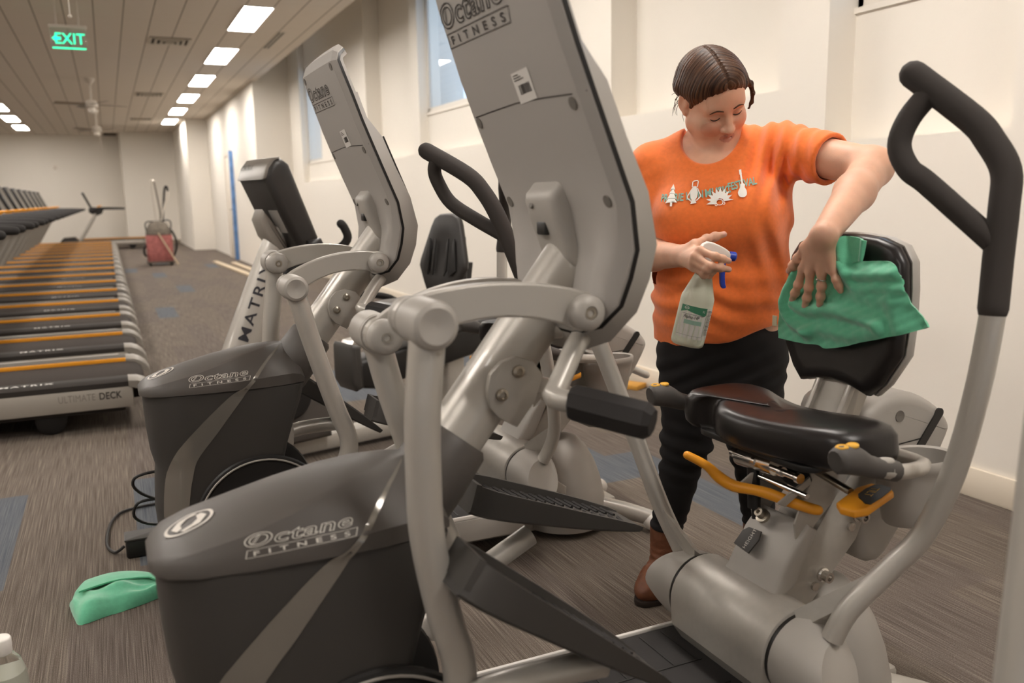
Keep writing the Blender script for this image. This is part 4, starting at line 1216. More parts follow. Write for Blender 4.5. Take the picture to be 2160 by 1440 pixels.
for k, dx in ((.93, .035), (1.0, .02), (.985, .0), (.93, -.008), (.5, .0), (.1, .006)):
    rings.append([(1.50 + .16 * ((.92 + (z - .92) * k) - .92) + dx, y * k, .92 + (z - .92) * k) for y, z in full])
pad.loft(rings); bo = obj('backrest', pad, mat('moulded_black', '#2b2826', .5, bump=(500, .1)), BK, 50)
for s in (-1, 1):
    for y0, y1 in ((.05, .07), (.10, .15)):
        q = [(s * y0, .80), (s * y1, .83), (s * (y0 + .012), .99), (s * y0, .97)]
        sl = MB().prism(q, -.004, .004, 'x', .001)
        sl.v = [(1.487 + .16 * (z - .92) + x, y, z) for x, y, z in sl.v]
        obj('backrest_slot', sl, BLACK, bo)
    obj('side_handle', MB().tube([(1.45, s * .16, .60), (1.42, s * .28, .62), (1.36, s * .31, .67), (1.22, s * .32, .70), (1.10, s * .32, .705)], .018, 12, smooth=3, round_end=True), BLACK_MATTE, BK)
obj('back_bracket', MB().box((1.575, 0, .86), (.07, .14, .30), .02), BLACK, BK)
obj('seat_lever', MB().tube([(1.24, -.12, .575), (1.22, -.16, .585)], .01, 10).ball((1.215, -.165, .588), .022, 12, 8), mat('orange_knob', '#d9682a', .5), BK)

for o in list(BK.children): o.location.x = -BKO + (.07 if o.name.split('.')[0] in ('seat_pad', 'seat_carriage', 'backrest', 'side_handle', 'back_bracket', 'seat_lever') else 0)

# ------------------------------------------------------------------ part of another machine close to the camera on the right
NH = thing('machine_handlebar', 'blurred silver upright tube of another machine at the lower right edge', 'machine handlebar', (.80, .545, 0))
obj('tube', MB().tube([(-.02, -.01, .02), (.01, 0, .12), (.075, .028, .47), (.128, .053, .74), (.163, .07, .93), (.21, .09, 1.12), (.30, .10, 1.22)], .026, 20, smooth=4), SILVER_TUBE, NH)
obj('foot_plate', MB().prism(rrect(.22, .12, .03), 0, .02, 'z', .005), BLACK, NH)
obj('foam_grip', MB().tube([(.20, .086, 1.09), (.215, .091, 1.13), (.30, .10, 1.22), (.36, .10, 1.25)], .031, 16, smooth=4, round_end=True), FOAM, NH)
# ------------------------------------------------------------------ the woman: smooth implicit surfaces turned into meshes
_CR = np.array(_r2); _CU = np.array(_u2); _CF = np.array(_f)
def at(px, py, d):
    """a world point d metres in front of the camera along the line of sight of a photo pixel"""
    return np.array((0, 0, CAM_H)) + d * (_CF + _CR * (px - 1080) / 1819.0 + _CU * (720 - py) / 1819.0)

class Cone:
    def __init__(s, a, b, ra, rb=None, k=.01, op='u', S=None, mi=None):
        s.a = V3(a); s.b = V3(b); s.ra = ra; s.rb = ra if rb is None else rb; s.k = k; s.op = op; s.S = S
        if S is not None: s.a2 = S @ s.a; s.b2 = S @ s.b
    def d(s, P):
        if s.S is not None: P = P @ s.S.T; a, b = s.a2, s.b2
        else: a, b = s.a, s.b
        ba = b - a; pa = P - a
        t = np.clip(pa @ ba / (ba @ ba + 1e-12), 0, 1)
        return np.linalg.norm(pa - t[:, None] * ba, axis=1) - (s.ra + (s.rb - s.ra) * t)
class Ell:
    def __init__(s, c, r, R=None, k=.01, op='u'):
        s.c = V3(c); s.r = V3(r); s.R = np.eye(3) if R is None else R; s.k = k; s.op = op
    def d(s, P):
        q = (P - s.c) @ s.R
        k0 = np.linalg.norm(q / s.r, axis=1); k1 = np.linalg.norm(q / (s.r * s.r), axis=1) + 1e-9
        return k0 * (k0 - 1) / k1
class Plane:
    """keeps the side the normal points away from"""
    def __init__(s, o, n, k=.003):
        s.o = V3(o); s.n = V3(n) / np.linalg.norm(n); s.k = k; s.op = 'i'
    def d(s, P): return (P - s.o) @ s.n
class Bump:
    """adds a displacement field"""
    def __init__(s, fn): s.fn = fn; s.op = 'd'
    def d(s, P): return s.fn(P)

def field(prims, P, sel=None):
    D = None
    for i, p in enumerate(prims):
        if sel is not None and not sel[i]: continue
        v = p.d(P)
        if p.op == 'd':
            if D is not None: D = D + v
            continue
        if D is None:
            D = v if p.op == 'u' else np.full(len(P), 1.0); continue
        if p.op == 'u':
            h = np.maximum(p.k - np.abs(D - v), 0) / p.k
            D = np.minimum(D, v) - h * h * p.k * .25
        elif p.op == 's':
            v = -v; h = np.maximum(p.k - np.abs(D - v), 0) / p.k
            D = np.maximum(D, v) + h * h * p.k * .25
        else:
            h = np.maximum(p.k - np.abs(D - v), 0) / p.k
            D = np.maximum(D, v) + h * h * p.k * .25
    return np.full(len(P), 1.0) if D is None else D

def surface(prims, lo, hi, h, slack=.03):
    """dual contouring style surface nets on sparse blocks -> (verts, quads)"""
    n = 12
    lo = V3(lo); B = n * h; nb = np.ceil((V3(hi) - lo) / B).astype(int)
    gi = np.stack(np.meshgrid(*[np.arange(k) for k in nb], indexing='ij'), -1).reshape(-1, 3)
    cen = lo + (gi + .5) * B
    hr = B * .867
    pd = np.stack([np.abs(p.d(cen)) * 0 + (p.d(cen) if p.op in 'us' else -9) for p in prims], 1)
    F = field(prims, cen)
    act = np.abs(F) < hr + slack
    dims = nb * n + 3
    def key(I): return (I[..., 0].astype(np.int64) * dims[1] + I[..., 1]) * dims[2] + I[..., 2]
    loc = np.stack(np.meshgrid(*[np.arange(n + 1)] * 3, indexing='ij'), -1)
    VK = []; VP = []; EK = []
    for bi in np.where(act)[0]:
        sel = pd[bi] < hr + slack + .11
        for i, p in enumerate(prims):
            if p.op in 'id': sel[i] = True
        if not any(sel[i] and prims[i].op == 'u' for i in range(len(prims))): continue
        I = loc + gi[bi] * n
        P = lo + I * h
        f = field(prims, P.reshape(-1, 3), sel).reshape(n + 1, n + 1, n + 1)
        if f.min() > 0 or f.max() < 0: continue
        s = f < 0
        c = [f[a:n + a, b:n + b, d:n + d] for a in (0, 1) for b in (0, 1) for d in (0, 1)]
        mn = np.minimum.reduce(c); mxx = np.maximum.reduce(c)
        cell = np.argwhere((mn < 0) & (mxx >= 0))
        if len(cell):
            acc = np.zeros((len(cell), 3)); cnt = np.zeros(len(cell))
            off = [(a, b, d) for a in (0, 1) for b in (0, 1) for d in (0, 1)]
            val = np.stack([f[cell[:, 0] + o[0], cell[:, 1] + o[1], cell[:, 2] + o[2]] for o in off], 1)
            for i in range(8):
                for j in range(i + 1, 8):
                    df = np.array(off[j]) - np.array(off[i])
                    if np.abs(df).sum() != 1: continue
                    a, b = val[:, i], val[:, j]; m = (a < 0) != (b < 0)
                    t = np.where(m, a / np.where(m, a - b, 1), 0)
                    acc += m[:, None] * (np.array(off[i]) + t[:, None] * df); cnt += m
            VP.append(lo + (cell + gi[bi] * n + acc / cnt[:, None]) * h); VK.append(key(cell + gi[bi] * n + 1))
        for ax in range(3):
            sl0 = [slice(0, n)] * 3; sl1 = [slice(0, n)] * 3; sl1[ax] = slice(1, n + 1)
            e = np.argwhere(s[tuple(sl0)] != s[tuple(sl1)])
            if len(e):
                flip = s[tuple(sl0)][e[:, 0], e[:, 1], e[:, 2]]
                EK.append((ax, e + gi[bi] * n + 1, flip))
    K = np.concatenate(VK); Pn = np.concatenate(VP); o = np.argsort(K); K = K[o]; Pn = Pn[o]
    Q = []
    for ax, e, flip in EK:
        u, w = [(1, 2), (2, 0), (0, 1)][ax]
        du = np.zeros(3, int); dw = np.zeros(3, int); du[u] = 1; dw[w] = 1
        idx = []; ok = np.ones(len(e), bool)
        for d in (0 * du, -du, -du - dw, -dw):
            k = key(e + d); p = np.clip(np.searchsorted(K, k), 0, len(K) - 1); ok &= K[p] == k; idx.append(p)
        q = np.stack(idx, 1); q[~flip] = q[~flip][:, ::-1]
        Q.append(q[ok])
    return Pn, np.concatenate(Q)

def relax(v, q, it=2, lam=.5):
    e = np.concatenate([q[:, [0, 1]], q[:, [1, 2]], q[:, [2, 3]], q[:, [3, 0]]]); e = np.concatenate([e, e[:, ::-1]])
    for _ in range(it):
        for l in (lam, -lam * 1.03):
            acc = np.zeros_like(v); cnt = np.zeros(len(v))
            np.add.at(acc, e[:, 0], v[e[:, 1]]); np.add.at(cnt, e[:, 0], 1)
            v = v + l * (acc / np.maximum(cnt, 1)[:, None] - v)
    return v

def sdf_obj(name, prims, lo, hi, h, mats, parent, assign=None, label=None, slack=.03, it=2):
    v, q = surface(prims, lo, hi, h, slack)
    v = relax(v, q, it)
    me = bpy.data.meshes.new(name)
    me.vertices.add(len(v)); me.vertices.foreach_set('co', v.astype(np.float32).ravel())
    me.loops.add(len(q) * 4); me.loops.foreach_set('vertex_index', q.astype(np.int32).ravel())
    me.polygons.add(len(q)); me.polygons.foreach_set('loop_start', np.arange(0, len(q) * 4, 4, dtype=np.int32))
    for m in mats: me.materials.append(m)
    if assign is not None:
        c = v[q].mean(1); me.polygons.foreach_set('material_index', assign(c).astype(np.int32))
    me.polygons.foreach_set('use_smooth', np.ones(len(q), bool))
    me.update(calc_edges=True); me.validate()
    return obj(name, me, None, parent, label=label), v, q

# ---- materials
SKIN = mat('skin', '#d3a58b', 0.5, 0.0, bump=(420, 0.10), var=(26, 0.07), sss=0.25)
LIP = mat('lip_skin', '#bd8674', 0.5, 0.0, sss=0.15)
CHEEK = mat('flushed_skin', '#cf9b82', 0.5, 0.0, bump=(420, 0.10), var=(26, 0.07), sss=0.25)
NAIL = mat('fingernail', '#d6a596', 0.3)
TEE = mat('orange_cotton', '#ee7833', 0.9, 0.0, bump=(1300, 0.25), var=(90, 0.06), sheen=0.3)
JEANS = mat('black_denim', '#161415', 0.9, 0.0, bump=(1200, 0.3))
LEATHER = mat('brown_leather', '#6f442e', 0.5, 0.0, bump=(240, 0.3), var=(30, 0.22))
SOLE = mat('dark_sole', '#2b211b', 0.8)
def hair_mat():
    m = mat('dark_brown_hair', '#2e1b14', 0.5, 0.0)
    nt = m.node_tree; b = nt.nodes['Principled BSDF']; tc = nt.nodes['Texture Coordinate']
    b.inputs['Specular IOR Level'].default_value = .3
    n = nt.nodes.new('ShaderNodeTexNoise'); n.inputs['Scale'].default_value = 1; n.inputs['Detail'].default_value = 3
    at_ = nt.nodes.new('ShaderNodeAttribute'); at_.attribute_name = 'strand'
    mp = nt.nodes.new('ShaderNodeMapping'); mp.inputs['Scale'].default_value = (1, 1, 1)
    nt.links.new(at_.outputs['Vector'], mp.inputs['Vector']); nt.links.new(mp.outputs['Vector'], n.inputs['Vector'])
    rp = nt.nodes.new('ShaderNodeValToRGB')
    rp.color_ramp.elements[0].position = .35; rp.color_ramp.elements[0].color = (*hexc('#24140e'), 1)
    rp.color_ramp.elements[1].position = .72; rp.color_ramp.elements[1].color = (*hexc('#664630'), 1)
    nt.links.new(n.outputs['Fac'], rp.inputs['Fac']); nt.links.new(rp.outputs['Color'], b.inputs['Base Color'])
    bp = nt.nodes.new('ShaderNodeBump'); bp.inputs['Strength'].default_value = .7; bp.inputs['Distance'].default_value = .002
    nt.links.new(n.outputs['Fac'], bp.inputs['Height']); nt.links.new(bp.outputs['Normal'], b.inputs['Normal'])
    return m
HAIR = hair_mat()

W = thing('person', 'woman in an orange t-shirt and black jeans bending to wipe the backrest with a cloth', 'person', (1.50, 2.03, 0))
WL = Vector((1.50, 2.03, 0))

# ---- joints
J = dict(rank=at(1402, 1150, 2.62), rknee=at(1448, 930, 2.50), rhip=at(1458, 750, 2.46), lhip=at(1588, 742, 2.43), lknee=at(1590, 940, 2.52), lank=at(1600, 1120, 2.64),
         neck=at(1500, 316, 2.40), rsh=at(1380, 352, 2.41), lsh=at(1652, 316, 2.29), relb=at(1334, 535, 2.42), rwr=at(1440, 540, 2.17), lelb=at(1840, 352, 2.06), lwr=at(1738, 495, 1.875))
lat = J['lsh'] - J['rsh']; lat[2] = 0; lat /= np.linalg.norm(lat)
fwd = np.cross(lat, (0, 0, 1)); fwd = fwd if fwd @ _CF < 0 else -fwd
BF = np.stack([lat, fwd, np.array((0, 0, 1.))])           # rows: lateral (her left), forward, up
def squash(kf): return np.diag([1, 1 / kf, 1]) @ BF
# head frame
HR = np.array([[0.9224, -0.2853, 0.2603], [-0.0883, -0.8119, -0.577], [-0.376, -0.5093, 0.7741]])
HO = np.array([1.473, 1.9058, 1.4459])
HS = 1.0
def hp(x, y, z): return HO + HR.T @ (np.array((x, y, z)) * HS)
def shrink(prims, k=.957):
    """head primitives are drawn for a full-size skull and scaled about its centre"""
    for p in prims:
        if isinstance(p, Cone): p.a = HO + (p.a - HO) * k; p.b = HO + (p.b - HO) * k; p.ra *= k; p.rb *= k
        elif isinstance(p, Ell): p.c = HO + (p.c - HO) * k; p.r = p.r * k
    return prims
RH = HR.T                                                     # columns are head axes

# ---- torso profile shared by body and shirt: (point, half width, depth ratio)
TOR = [(at(1503, 380, 2.40), .150), (at(1508, 420, 2.375), .172), (at(1514, 470, 2.36), .176), (at(1514, 530, 2.39), .163), (at(1520, 600, 2.42), .167), (at(1519, 665, 2.44), .168), (at(1520, 730, 2.455), .165), (at(1522, 770, 2.46), .15)]
def torso(grow, k=.05):
    out = []
    S = squash(.66)
    for (a, ra), (b, rb) in zip(TOR[:-1], TOR[1:]):
        out.append(Cone(a, b, ra + grow, rb + grow, k, 'u', S))
    for px, py, dd in ((1452, 470, 2.285), (1572, 455, 2.245)):
        out.append(Ell(at(px, py, dd), V3((.082, .07, .085)) + grow, BF.T, .07))
    out.append(Ell(at(1505, 640, 2.345), V3((.13, .075, .12)) + grow, BF.T, .08))
    up = np.array((0, 0, 1.))
    out.append(Cone(J['neck'] - up * .012, J['rsh'], .056 + grow, .058 + grow, .05))
    out.append(Cone(J['neck'] - up * .012, J['lsh'], .056 + grow, .058 + grow, .05))
    out.append(Cone(at(1440, 388, 2.405), at(1590, 378, 2.35), .068 + grow, .068 + grow, .06))
    return out

def finger(pts, r0, r1, k=.006):
    return [Cone(a, b, r0 + (r1 - r0) * i / (len(pts) - 1), r0 + (r1 - r0) * (i + 1) / (len(pts) - 1), k if i else .006) for i, (a, b) in enumerate(zip(pts[:-1], pts[1:]))] + \
           [Ell(p, (r0 * 1.06,) * 3, None, .005) for p in pts[1:-1]]

# left hand flat on the cloth, back of the hand towards the camera
PADX = 1.388
def onpad(px, py, lift=0.0):
    d = _CF + _CR * (px - 1080) / 1819.0 + _CU * (720 - py) / 1819.0
    return np.array((0, 0, CAM_H)) + d * ((PADX - lift) / d[0])
LH = dict(index=[(1694, 566, .020), (1684, 600, .014), (1677, 618, .007), (1671, 632, .002)], middle=[(1709, 575, .022), (1706, 606, .015), (1702, 628, .007), (1698, 645, .002)],
          ring=[(1733, 575, .022), (1733, 604, .014), (1731, 625, .007), (1729, 642, .002)], pinky=[(1754, 567, .018), (1764, 590, .012), (1769, 602, .006), (1773, 613, .002)],
          thumb=[(1700, 522, .030), (1684, 545, .018), (1674, 560, .008), (1665, 571, .002)])
LHP = {k: [onpad(*p) for p in v] for k, v in LH.items()}
J['lwr'] = onpad(1738, 497, .040)
RHD = dict(index=[(1476, 528, 2.055), (1509, 541, 2.030), (1524, 546, 2.034), (1537, 550, 2.046)], middle=[(1466, 541, 2.056), (1498, 561, 2.030), (1519, 565, 2.034), (1537, 568, 2.046)],
           ring=[(1463, 553, 2.062), (1491, 569, 2.036), (1503, 571, 2.050), (1502, 568, 2.07)], pinky=[(1463, 564, 2.070), (1485, 580, 2.046), (1496, 580, 2.058), (1496, 577, 2.075)],
           thumb=[(1466, 516, 2.11), (1490, 504, 2.13), (1508, 499, 2.135), (1527, 494, 2.135)])
RHP = {k: [at(*p) for p in v] for k, v in RHD.items()}

def body_prims():
    P = torso(-.012, .05)
    # hips and legs (inside the jeans)
    P += [Cone(J['rhip'], J['rknee'], .080, .054, .03), Cone(J['rknee'], J['rank'], .050, .034, .02), Cone(J['lhip'], J['lknee'], .080, .054, .03), Cone(J['lknee'], J['lank'], .050, .034, .02)]
    # arms
    P += [Cone(J['rsh'], J['relb'], .052, .044, .03), Cone(J['relb'], .55 * J['relb'] + .45 * J['rwr'], .042, .041, .02), Cone(.55 * J['relb'] + .45 * J['rwr'], J['rwr'], .041, .027, .02)]
    mid = .6 * J['lelb'] + .4 * J['lwr']
    P += [Cone(J['lsh'], J['lelb'], .054, .046, .03), Cone(J['lelb'], mid, .045, .043, .025), Cone(mid, J['lwr'], .043, .027, .02)]
    # hands
    for HP, wr, s in ((LHP, J['lwr'], 1), (RHP, J['rwr'], 1)):
        for f in ('index', 'middle', 'ring', 'pinky'):
            P.append(Cone(wr, HP[f][0], .0205, .0108, .010))
            P += finger(HP[f], .0094 if f != 'pinky' else .0084, .0074 if f != 'pinky' else .0066)
        P.append(Cone(wr, HP['thumb'][0], .021, .0145, .016))
        P += finger(HP['thumb'], .0115, .0078)
    # neck
    P += [Cone(hp(0, -.025, -.06), J['neck'] + np.array((0, 0, .02)), .054, .056, .03), Cone(hp(0, .02, -.085), J['neck'] + fwd * .02, .042, .045, .03)]
    # head
    BODY = P; P = []
    P += [Ell(hp(0, -.012, .035), (.076, .096, .088), RH, .02), Ell(hp(0, .034, -.03), (.064, .062, .088), RH, .03), Ell(hp(0, .052, .045), (.058, .042, .05), RH, .03)]
    for s in (-1, 1):
        P += [Cone(hp(s * .050, .012, -.055), hp(s * .012, .074, -.100), .030, .022, .03), Ell(hp(s * .040, .062, -.036), (.026, .026, .026), RH, .03)]
    P += [Ell(hp(0, .084, -.106), (.025, .021, .020), RH, .022), Ell(hp(0, .050, -.110), (.048, .042, .028), RH, .03)]
    P += [Cone(hp(-.040, .076, .022), hp(.040, .076, .022), .013, .013, .02)]
    for s in (-1, 1): P.append(Ell(hp(s * .031, .100, -.001), (.017, .013, .011), RH, .016, 's'))
    for s in (-1, 1): P.append(Ell(hp(s * .0315, .0775, -.002), (.0155, .0135, .0115), RH, .004))
    P += [Cone(hp(0, .088, .012), hp(0, .108, -.030), .0075, .0105, .012), Ell(hp(0, .114, -.037), (.0115, .011, .0095), RH, .008)]
    for s in (-1, 1): P += [Ell(hp(s * .0125, .102, -.040), (.0085, .011, .008), RH, .006), Ell(hp(s * .007, .111, -.049), (.0035, .005, .003), RH, .003, 's')]
    P += [Ell(hp(0, .079, -.070), (.032, .020, .022), RH, .015)]
    P += [Cone(hp(-.019, .0905, -.0655), hp(0, .0995, -.0630), .0040, .0052, .005), Cone(hp(.019, .0905, -.0655), hp(0, .0995, -.0630), .0040, .0052, .005), Cone(hp(-.015, .092, -.0745), hp(.015, .092, -.0745), .0055, .0055, .006)]
    P += [Cone(hp(-.023, .0925, -.0695), hp(0, .1035, -.0690), .0018, .0018, .003, 's'), Cone(hp(.023, .0925, -.0695), hp(0, .1035, -.0690), .0018, .0018, .003, 's')]
    # ears
    for s in (-1, 1):
        er = RH @ np.array(Matrix.Rotation(s * rad(22), 3, 'Z') @ Matrix.Rotation(rad(-12), 3, 'X'))
        P += [Ell(hp(s * .079, -.012, .004), (.009, .020, .033), er, .006), Ell(hp(s * .088, -.006, .008), (.007, .011, .020), er, .004, 's'), Ell(hp(s * .078, -.004, -.024), (.007, .010, .012), er, .006)]
    return BODY + shrink(P)

def body_assign(c):
    m = np.zeros(len(c), int)
    q = (c - HO) @ RH / .957
    lip = (np.abs(q[:, 0]) < .022) & (q[:, 1] > .085) & (q[:, 1] < .13) & (np.abs(q[:, 2] + .0693 - .003 * np.abs(q[:, 0]) / .02) < .0105 * np.sqrt(np.clip(1 - (q[:, 0] / .023) ** 2, 0, 1)))
    m[lip] = 1
    ch = ((np.abs(q[:, 0]) - .042) / .026) ** 2 + ((q[:, 2] + .036) / .024) ** 2 < 1
    m[ch & (q[:, 1] > .045) & (q[:, 1] < .12)] = 2
    for HP in (LHP, RHP):
        for f, p in HP.items():
            t = p[-1]; a = p[-1] - p[-2]; a /= np.linalg.norm(a)
            d = c - t; al = d @ a
            out = -_CF if HP is RHP else np.array((-1., 0, 0))
            m[(np.linalg.norm(d, axis=1) < .0105) & (al > -.004) & (d @ out > .0035)] = 3
    return m
body, bv_, bq_ = sdf_obj('body', body_prims(), (1.20, 1.28, 0.05), (1.86, 2.25, 1.66), .0025, [SKIN, LIP, CHEEK, NAIL], W, body_assign)
body['label'] = 'bare forearms, hands, face and neck'

# ---- t-shirt
def wave(P, o, dr, wl, amp, width_dir=None, w=1.0, c=None):
    t = (P - o) @ dr
    g = amp * np.sin(2 * PI * t / wl)
    if c is not None:
        g = g * np.exp(-np.sum(((P - c) / w) ** 2, axis=1))
    return g
def tee_prims():
    P = torso(.006, .05)
    P += [Cone(J['rsh'], .46 * J['rsh'] + .54 * J['relb'], .064, .066, .03), Cone(J['lsh'], .42 * J['lsh'] + .58 * J['lelb'], .066, .066, .035)]
    up = np.array((0, 0, 1.))
    def folds(Q):
        q = (Q - at(1515, 500, 2.3)) @ BF.T                    # lateral, forward, up
        x, z = q[:, 0], q[:, 2]
        d = np.zeros(len(Q))
        # drag folds from the raised left shoulder down across the chest
        cx = np.exp(-((x - .13) / .075) ** 2 - ((z - .20) / .11) ** 2)
        d += .0085 * cx * np.sin(2 * PI * (x * 1.0 - z * .16) / .042)
        # horizontal slack above the waist
        cw = np.exp(-((z + .17) / .07) ** 2)
        d += .0055 * cw * np.sin(2 * PI * (z + .22 * x + .25 * x * x + .01 * np.sin(x * 30)) / .062)
        # side drape below the bust on her left
        cs = np.exp(-((x - .15) / .06) ** 2 - ((z + .02) / .13) ** 2)
        d += .006 * cs * np.sin(2 * PI * (x + .28 * z) / .055)
        d += .0012 * np.sin(x * 37 + z * 21) * np.sin(z * 33 - x * 12)
        # sleeve creases
        sl = np.exp(-np.sum(((Q - .75 * J['lsh'] - .25 * J['lelb']) / .07) ** 2, axis=1))
        a = J['lelb'] - J['lsh']; a /= np.linalg.norm(a)
        d += .006 * sl * np.sin(2 * PI * ((Q - J['lsh']) @ a + .5 * (Q - J['lsh']) @ up) / .04)
        sr = np.exp(-np.sum(((Q - .75 * J['rsh'] - .25 * J['relb']) / .06) ** 2, axis=1))
        b = J['relb'] - J['rsh']; b /= np.linalg.norm(b)
        d += .003 * sr * np.sin(2 * PI * ((Q - J['rsh']) @ b + .6 * (Q - J['rsh']) @ lat) / .045)
        return d
    P.append(Bump(folds))
    # openings: sleeve ends, hem, neck
    for s, e, t, r in (('rsh', 'relb', .53, .054), ('lsh', 'lelb', .57, .056)):
        a = J[e] - J[s]; a /= np.linalg.norm(a)
        end = J[s] + (J[e] - J[s]) * t
        P.append(Cone(end - a * .06, end + a * .2, r * .93, r, .002, 's'))
    class SleeveEnd(Plane):
        def d(s_, Q):
            t = (Q - s_.o) @ s_.n
            r = np.linalg.norm((Q - s_.o) - t[:, None] * s_.n, axis=1)
            return np.where(r < s_.lim, t, -1.0)
    for s, e, t in (('rsh', 'relb', .53), ('lsh', 'lelb', .57)):
        a = J[e] - J[s]; P.append(SleeveEnd(J[s] + a * t, a)); P[-1].lim = .078 if s == 'rsh' else .11
    class Hem(Plane):
        def d(s_, Q):
            q = (Q - s_.o) @ BF.T
            return -(q[:, 2] - .20 * q[:, 0] + .018 * np.cos(q[:, 0] * 9) - .0 + .004 * np.sin(q[:, 0] * 40))
    P.append(Hem(at(1505, 712, 2.3), (0, 0, -1)))
    nc = at(1505, 283, 2.39)
    P.append(Cone(nc - fwd * .045 + up * .02, nc + fwd * .10, .074, .080, .004, 's'))
    P.append(Cone(nc + fwd * .10, nc + fwd * .3, .080, .10, .004, 's'))
    P.append(Cone(J['neck'] - up * .10, J['neck'] + up * .05, .035, .058, .003, 's'))
    return P
tee, tv_, tq_ = sdf_obj('t_shirt', tee_prims(), (1.20, 1.60, .70), (1.92, 2.34, 1.45), .0042, [TEE], W, None, 'orange short-sleeved t-shirt with a printed row of icons', .05)
tb = BVHTree.FromPolygons([Vector(p) for p in tv_], [list(map(int, f)) for f in tq_])
# collar rib
def neck_ring(off, n=48):
    out = []
    c = at(1505, 283, 2.39)
    for k in range(n):
        a = 2 * PI * k / n
        # follow the cut edge: cast from outside towards the neck axis at falling heights
        best = None
        dirv = lat * math.cos(a) * .078 + fwd * (math.sin(a) * .062 + .018)
        p = c + dirv
        h = tb.ray_cast(Vector(p + np.array((0, 0, .2))), Vector((0, 0, -1)), .5)
        z = h[0].z if h[0] is not None else p[2] - .06
        out.append(np.array((p[0], p[1], z)))
    return out
nr = neck_ring(0)
nr = [sum(nr[(i + j) % len(nr)] for j in range(-3, 4)) / 7 for i in range(len(nr))]
obj('collar', MB().tube([p + np.array((0, 0, .001)) for p in nr], .0075, 8, closed=True, aspect=.6), mat('orange_rib', '#ea7430', 0.9, bump=(900, .3), sheen=.3), tee)

# ---- printed chest motif
PT = mat('teal_print', '#86b3a6', 0.8); PWH = mat('white_print', '#ece9e2', 0.8)
def chest(flat, px, py, k=1.0, off=.0036):
    """flat motif in photo pixels (y up) laid on the shirt from the front"""
    r = MB(); r.f = flat.f; r.mi = flat.mi
    for p in flat.v:
        o = at(px + p[0], py - p[1], 2.0); d = (o - np.array((0, 0, CAM_H))); d /= np.linalg.norm(d)
        dn = fwd * -1.0
        base = at(px + p[0], py - p[1], 2.3)
        h = tb.ray_cast(Vector(base + fwd * .35), Vector(-fwd), .8)
        q = np.array(h[0]) if h[0] is not None else base
        r.v.append(tuple(q + fwd * (off + p[2])))
    return r
words = MB()
for s, x, y, rot, w in (('PRAIRIE', 1397, 425, 3, 54), ('LION', 1457, 421, 8, 36), ('MUSIC', 1497, 415, 10, 54), ('FESTIVAL', 1545, 402, 13, 60)):
    tm = text_mb(s, 22, sx=.8, bold=.5); xs = [p[0] for p in tm.v]; k = w / (max(xs) - min(xs)); a = rad(rot)
    words.join(chest(subdivide(place(tm, (0, 0, 0), (k * math.cos(a), k * math.sin(a), 0), (-math.sin(a), math.cos(a), 0)), 5), x, y))
obj('print_lettering', words, PT, tee, None)
ic = MB()
tree = [(-2, -13), (-2, -5), (-14, -7), (-8, 2), (-11, 2), (-5, 12), (-8, 12), (-3, 21), (-6, 21), (0, 33), (6, 21), (3, 21), (8, 12), (5, 12), (11, 2), (8, 2), (14, -5), (3, -5), (3, -13)]
ic.join(chest(subdivide(poly_fill(tree), 5), 1424, 421, off=.0046))
lan = [(-9, -16), (7, -14), (5, -10), (4, -7), (8, -2), (9, 8), (5, 16), (4, 20), (-5, 20), (-7, 15), (-11, 6), (-9, -3), (-6, -8), (-7, -12)]
lm = poly_fill([(x * .8, y) for x, y in lan]); lm.join(grid_strip([(-6, 18), (-6, 29), (-3, 31), (4, 32), (6, 30), (5, 19)], 2.2)); lm.join(grid_strip([(-5, 16), (-14, 0), (-14, -4), (-5, -11)], 2.2)); lm.join(grid_strip([(5, 17), (13, 3), (13, -1), (5, -9)], 2.2))
ic.join(chest(subdivide(lm, 5), 1474, 413, off=.0046))
star = []
for k in range(19):
    a = PI * (-.02 + 1.04 * k / 18); rr_ = 29 if k % 2 == 0 else 19
    star.append((rr_ * math.cos(a) * 1.0, rr_ * .95 * math.sin(a) - 8))
star += [(-8, -13), (-7, -5), (0, -2), (7, -5), (8, -10)]
sm_ = poly_fill([(x * math.cos(.18) - y * math.sin(.18), x * math.sin(.18) + y * math.cos(.18)) for x, y in star]); sm_.join(ring_flat(1, -10, 8, 6.5, .22, 20)); sm_.join(ring_flat(-6, -15, 3, 3, .4, 12)); sm_.join(ring_flat(10, -12, 3, 3, .4, 12))
ic.join(chest(subdivide(sm_, 5), 1527, 415, off=.0046))
gt = spline2([(-9, -8), (-6, -16), (3, -18), (9, -13), (8, -4), (4, 2), (4, 8), (-1, 10), (-5, 8), (-5, 2)], 3, True)
gm = poly_fill(gt); gm.join(grid_strip([(-1, 8), (-6, 30)], 3.4)); gm.join(grid_strip([(-6, 28), (-8, 38)], 5))
ic.join(chest(subdivide(gm, 5), 1575, 397, off=.0046))
obj('print_icons', ic, PWH, tee, None)

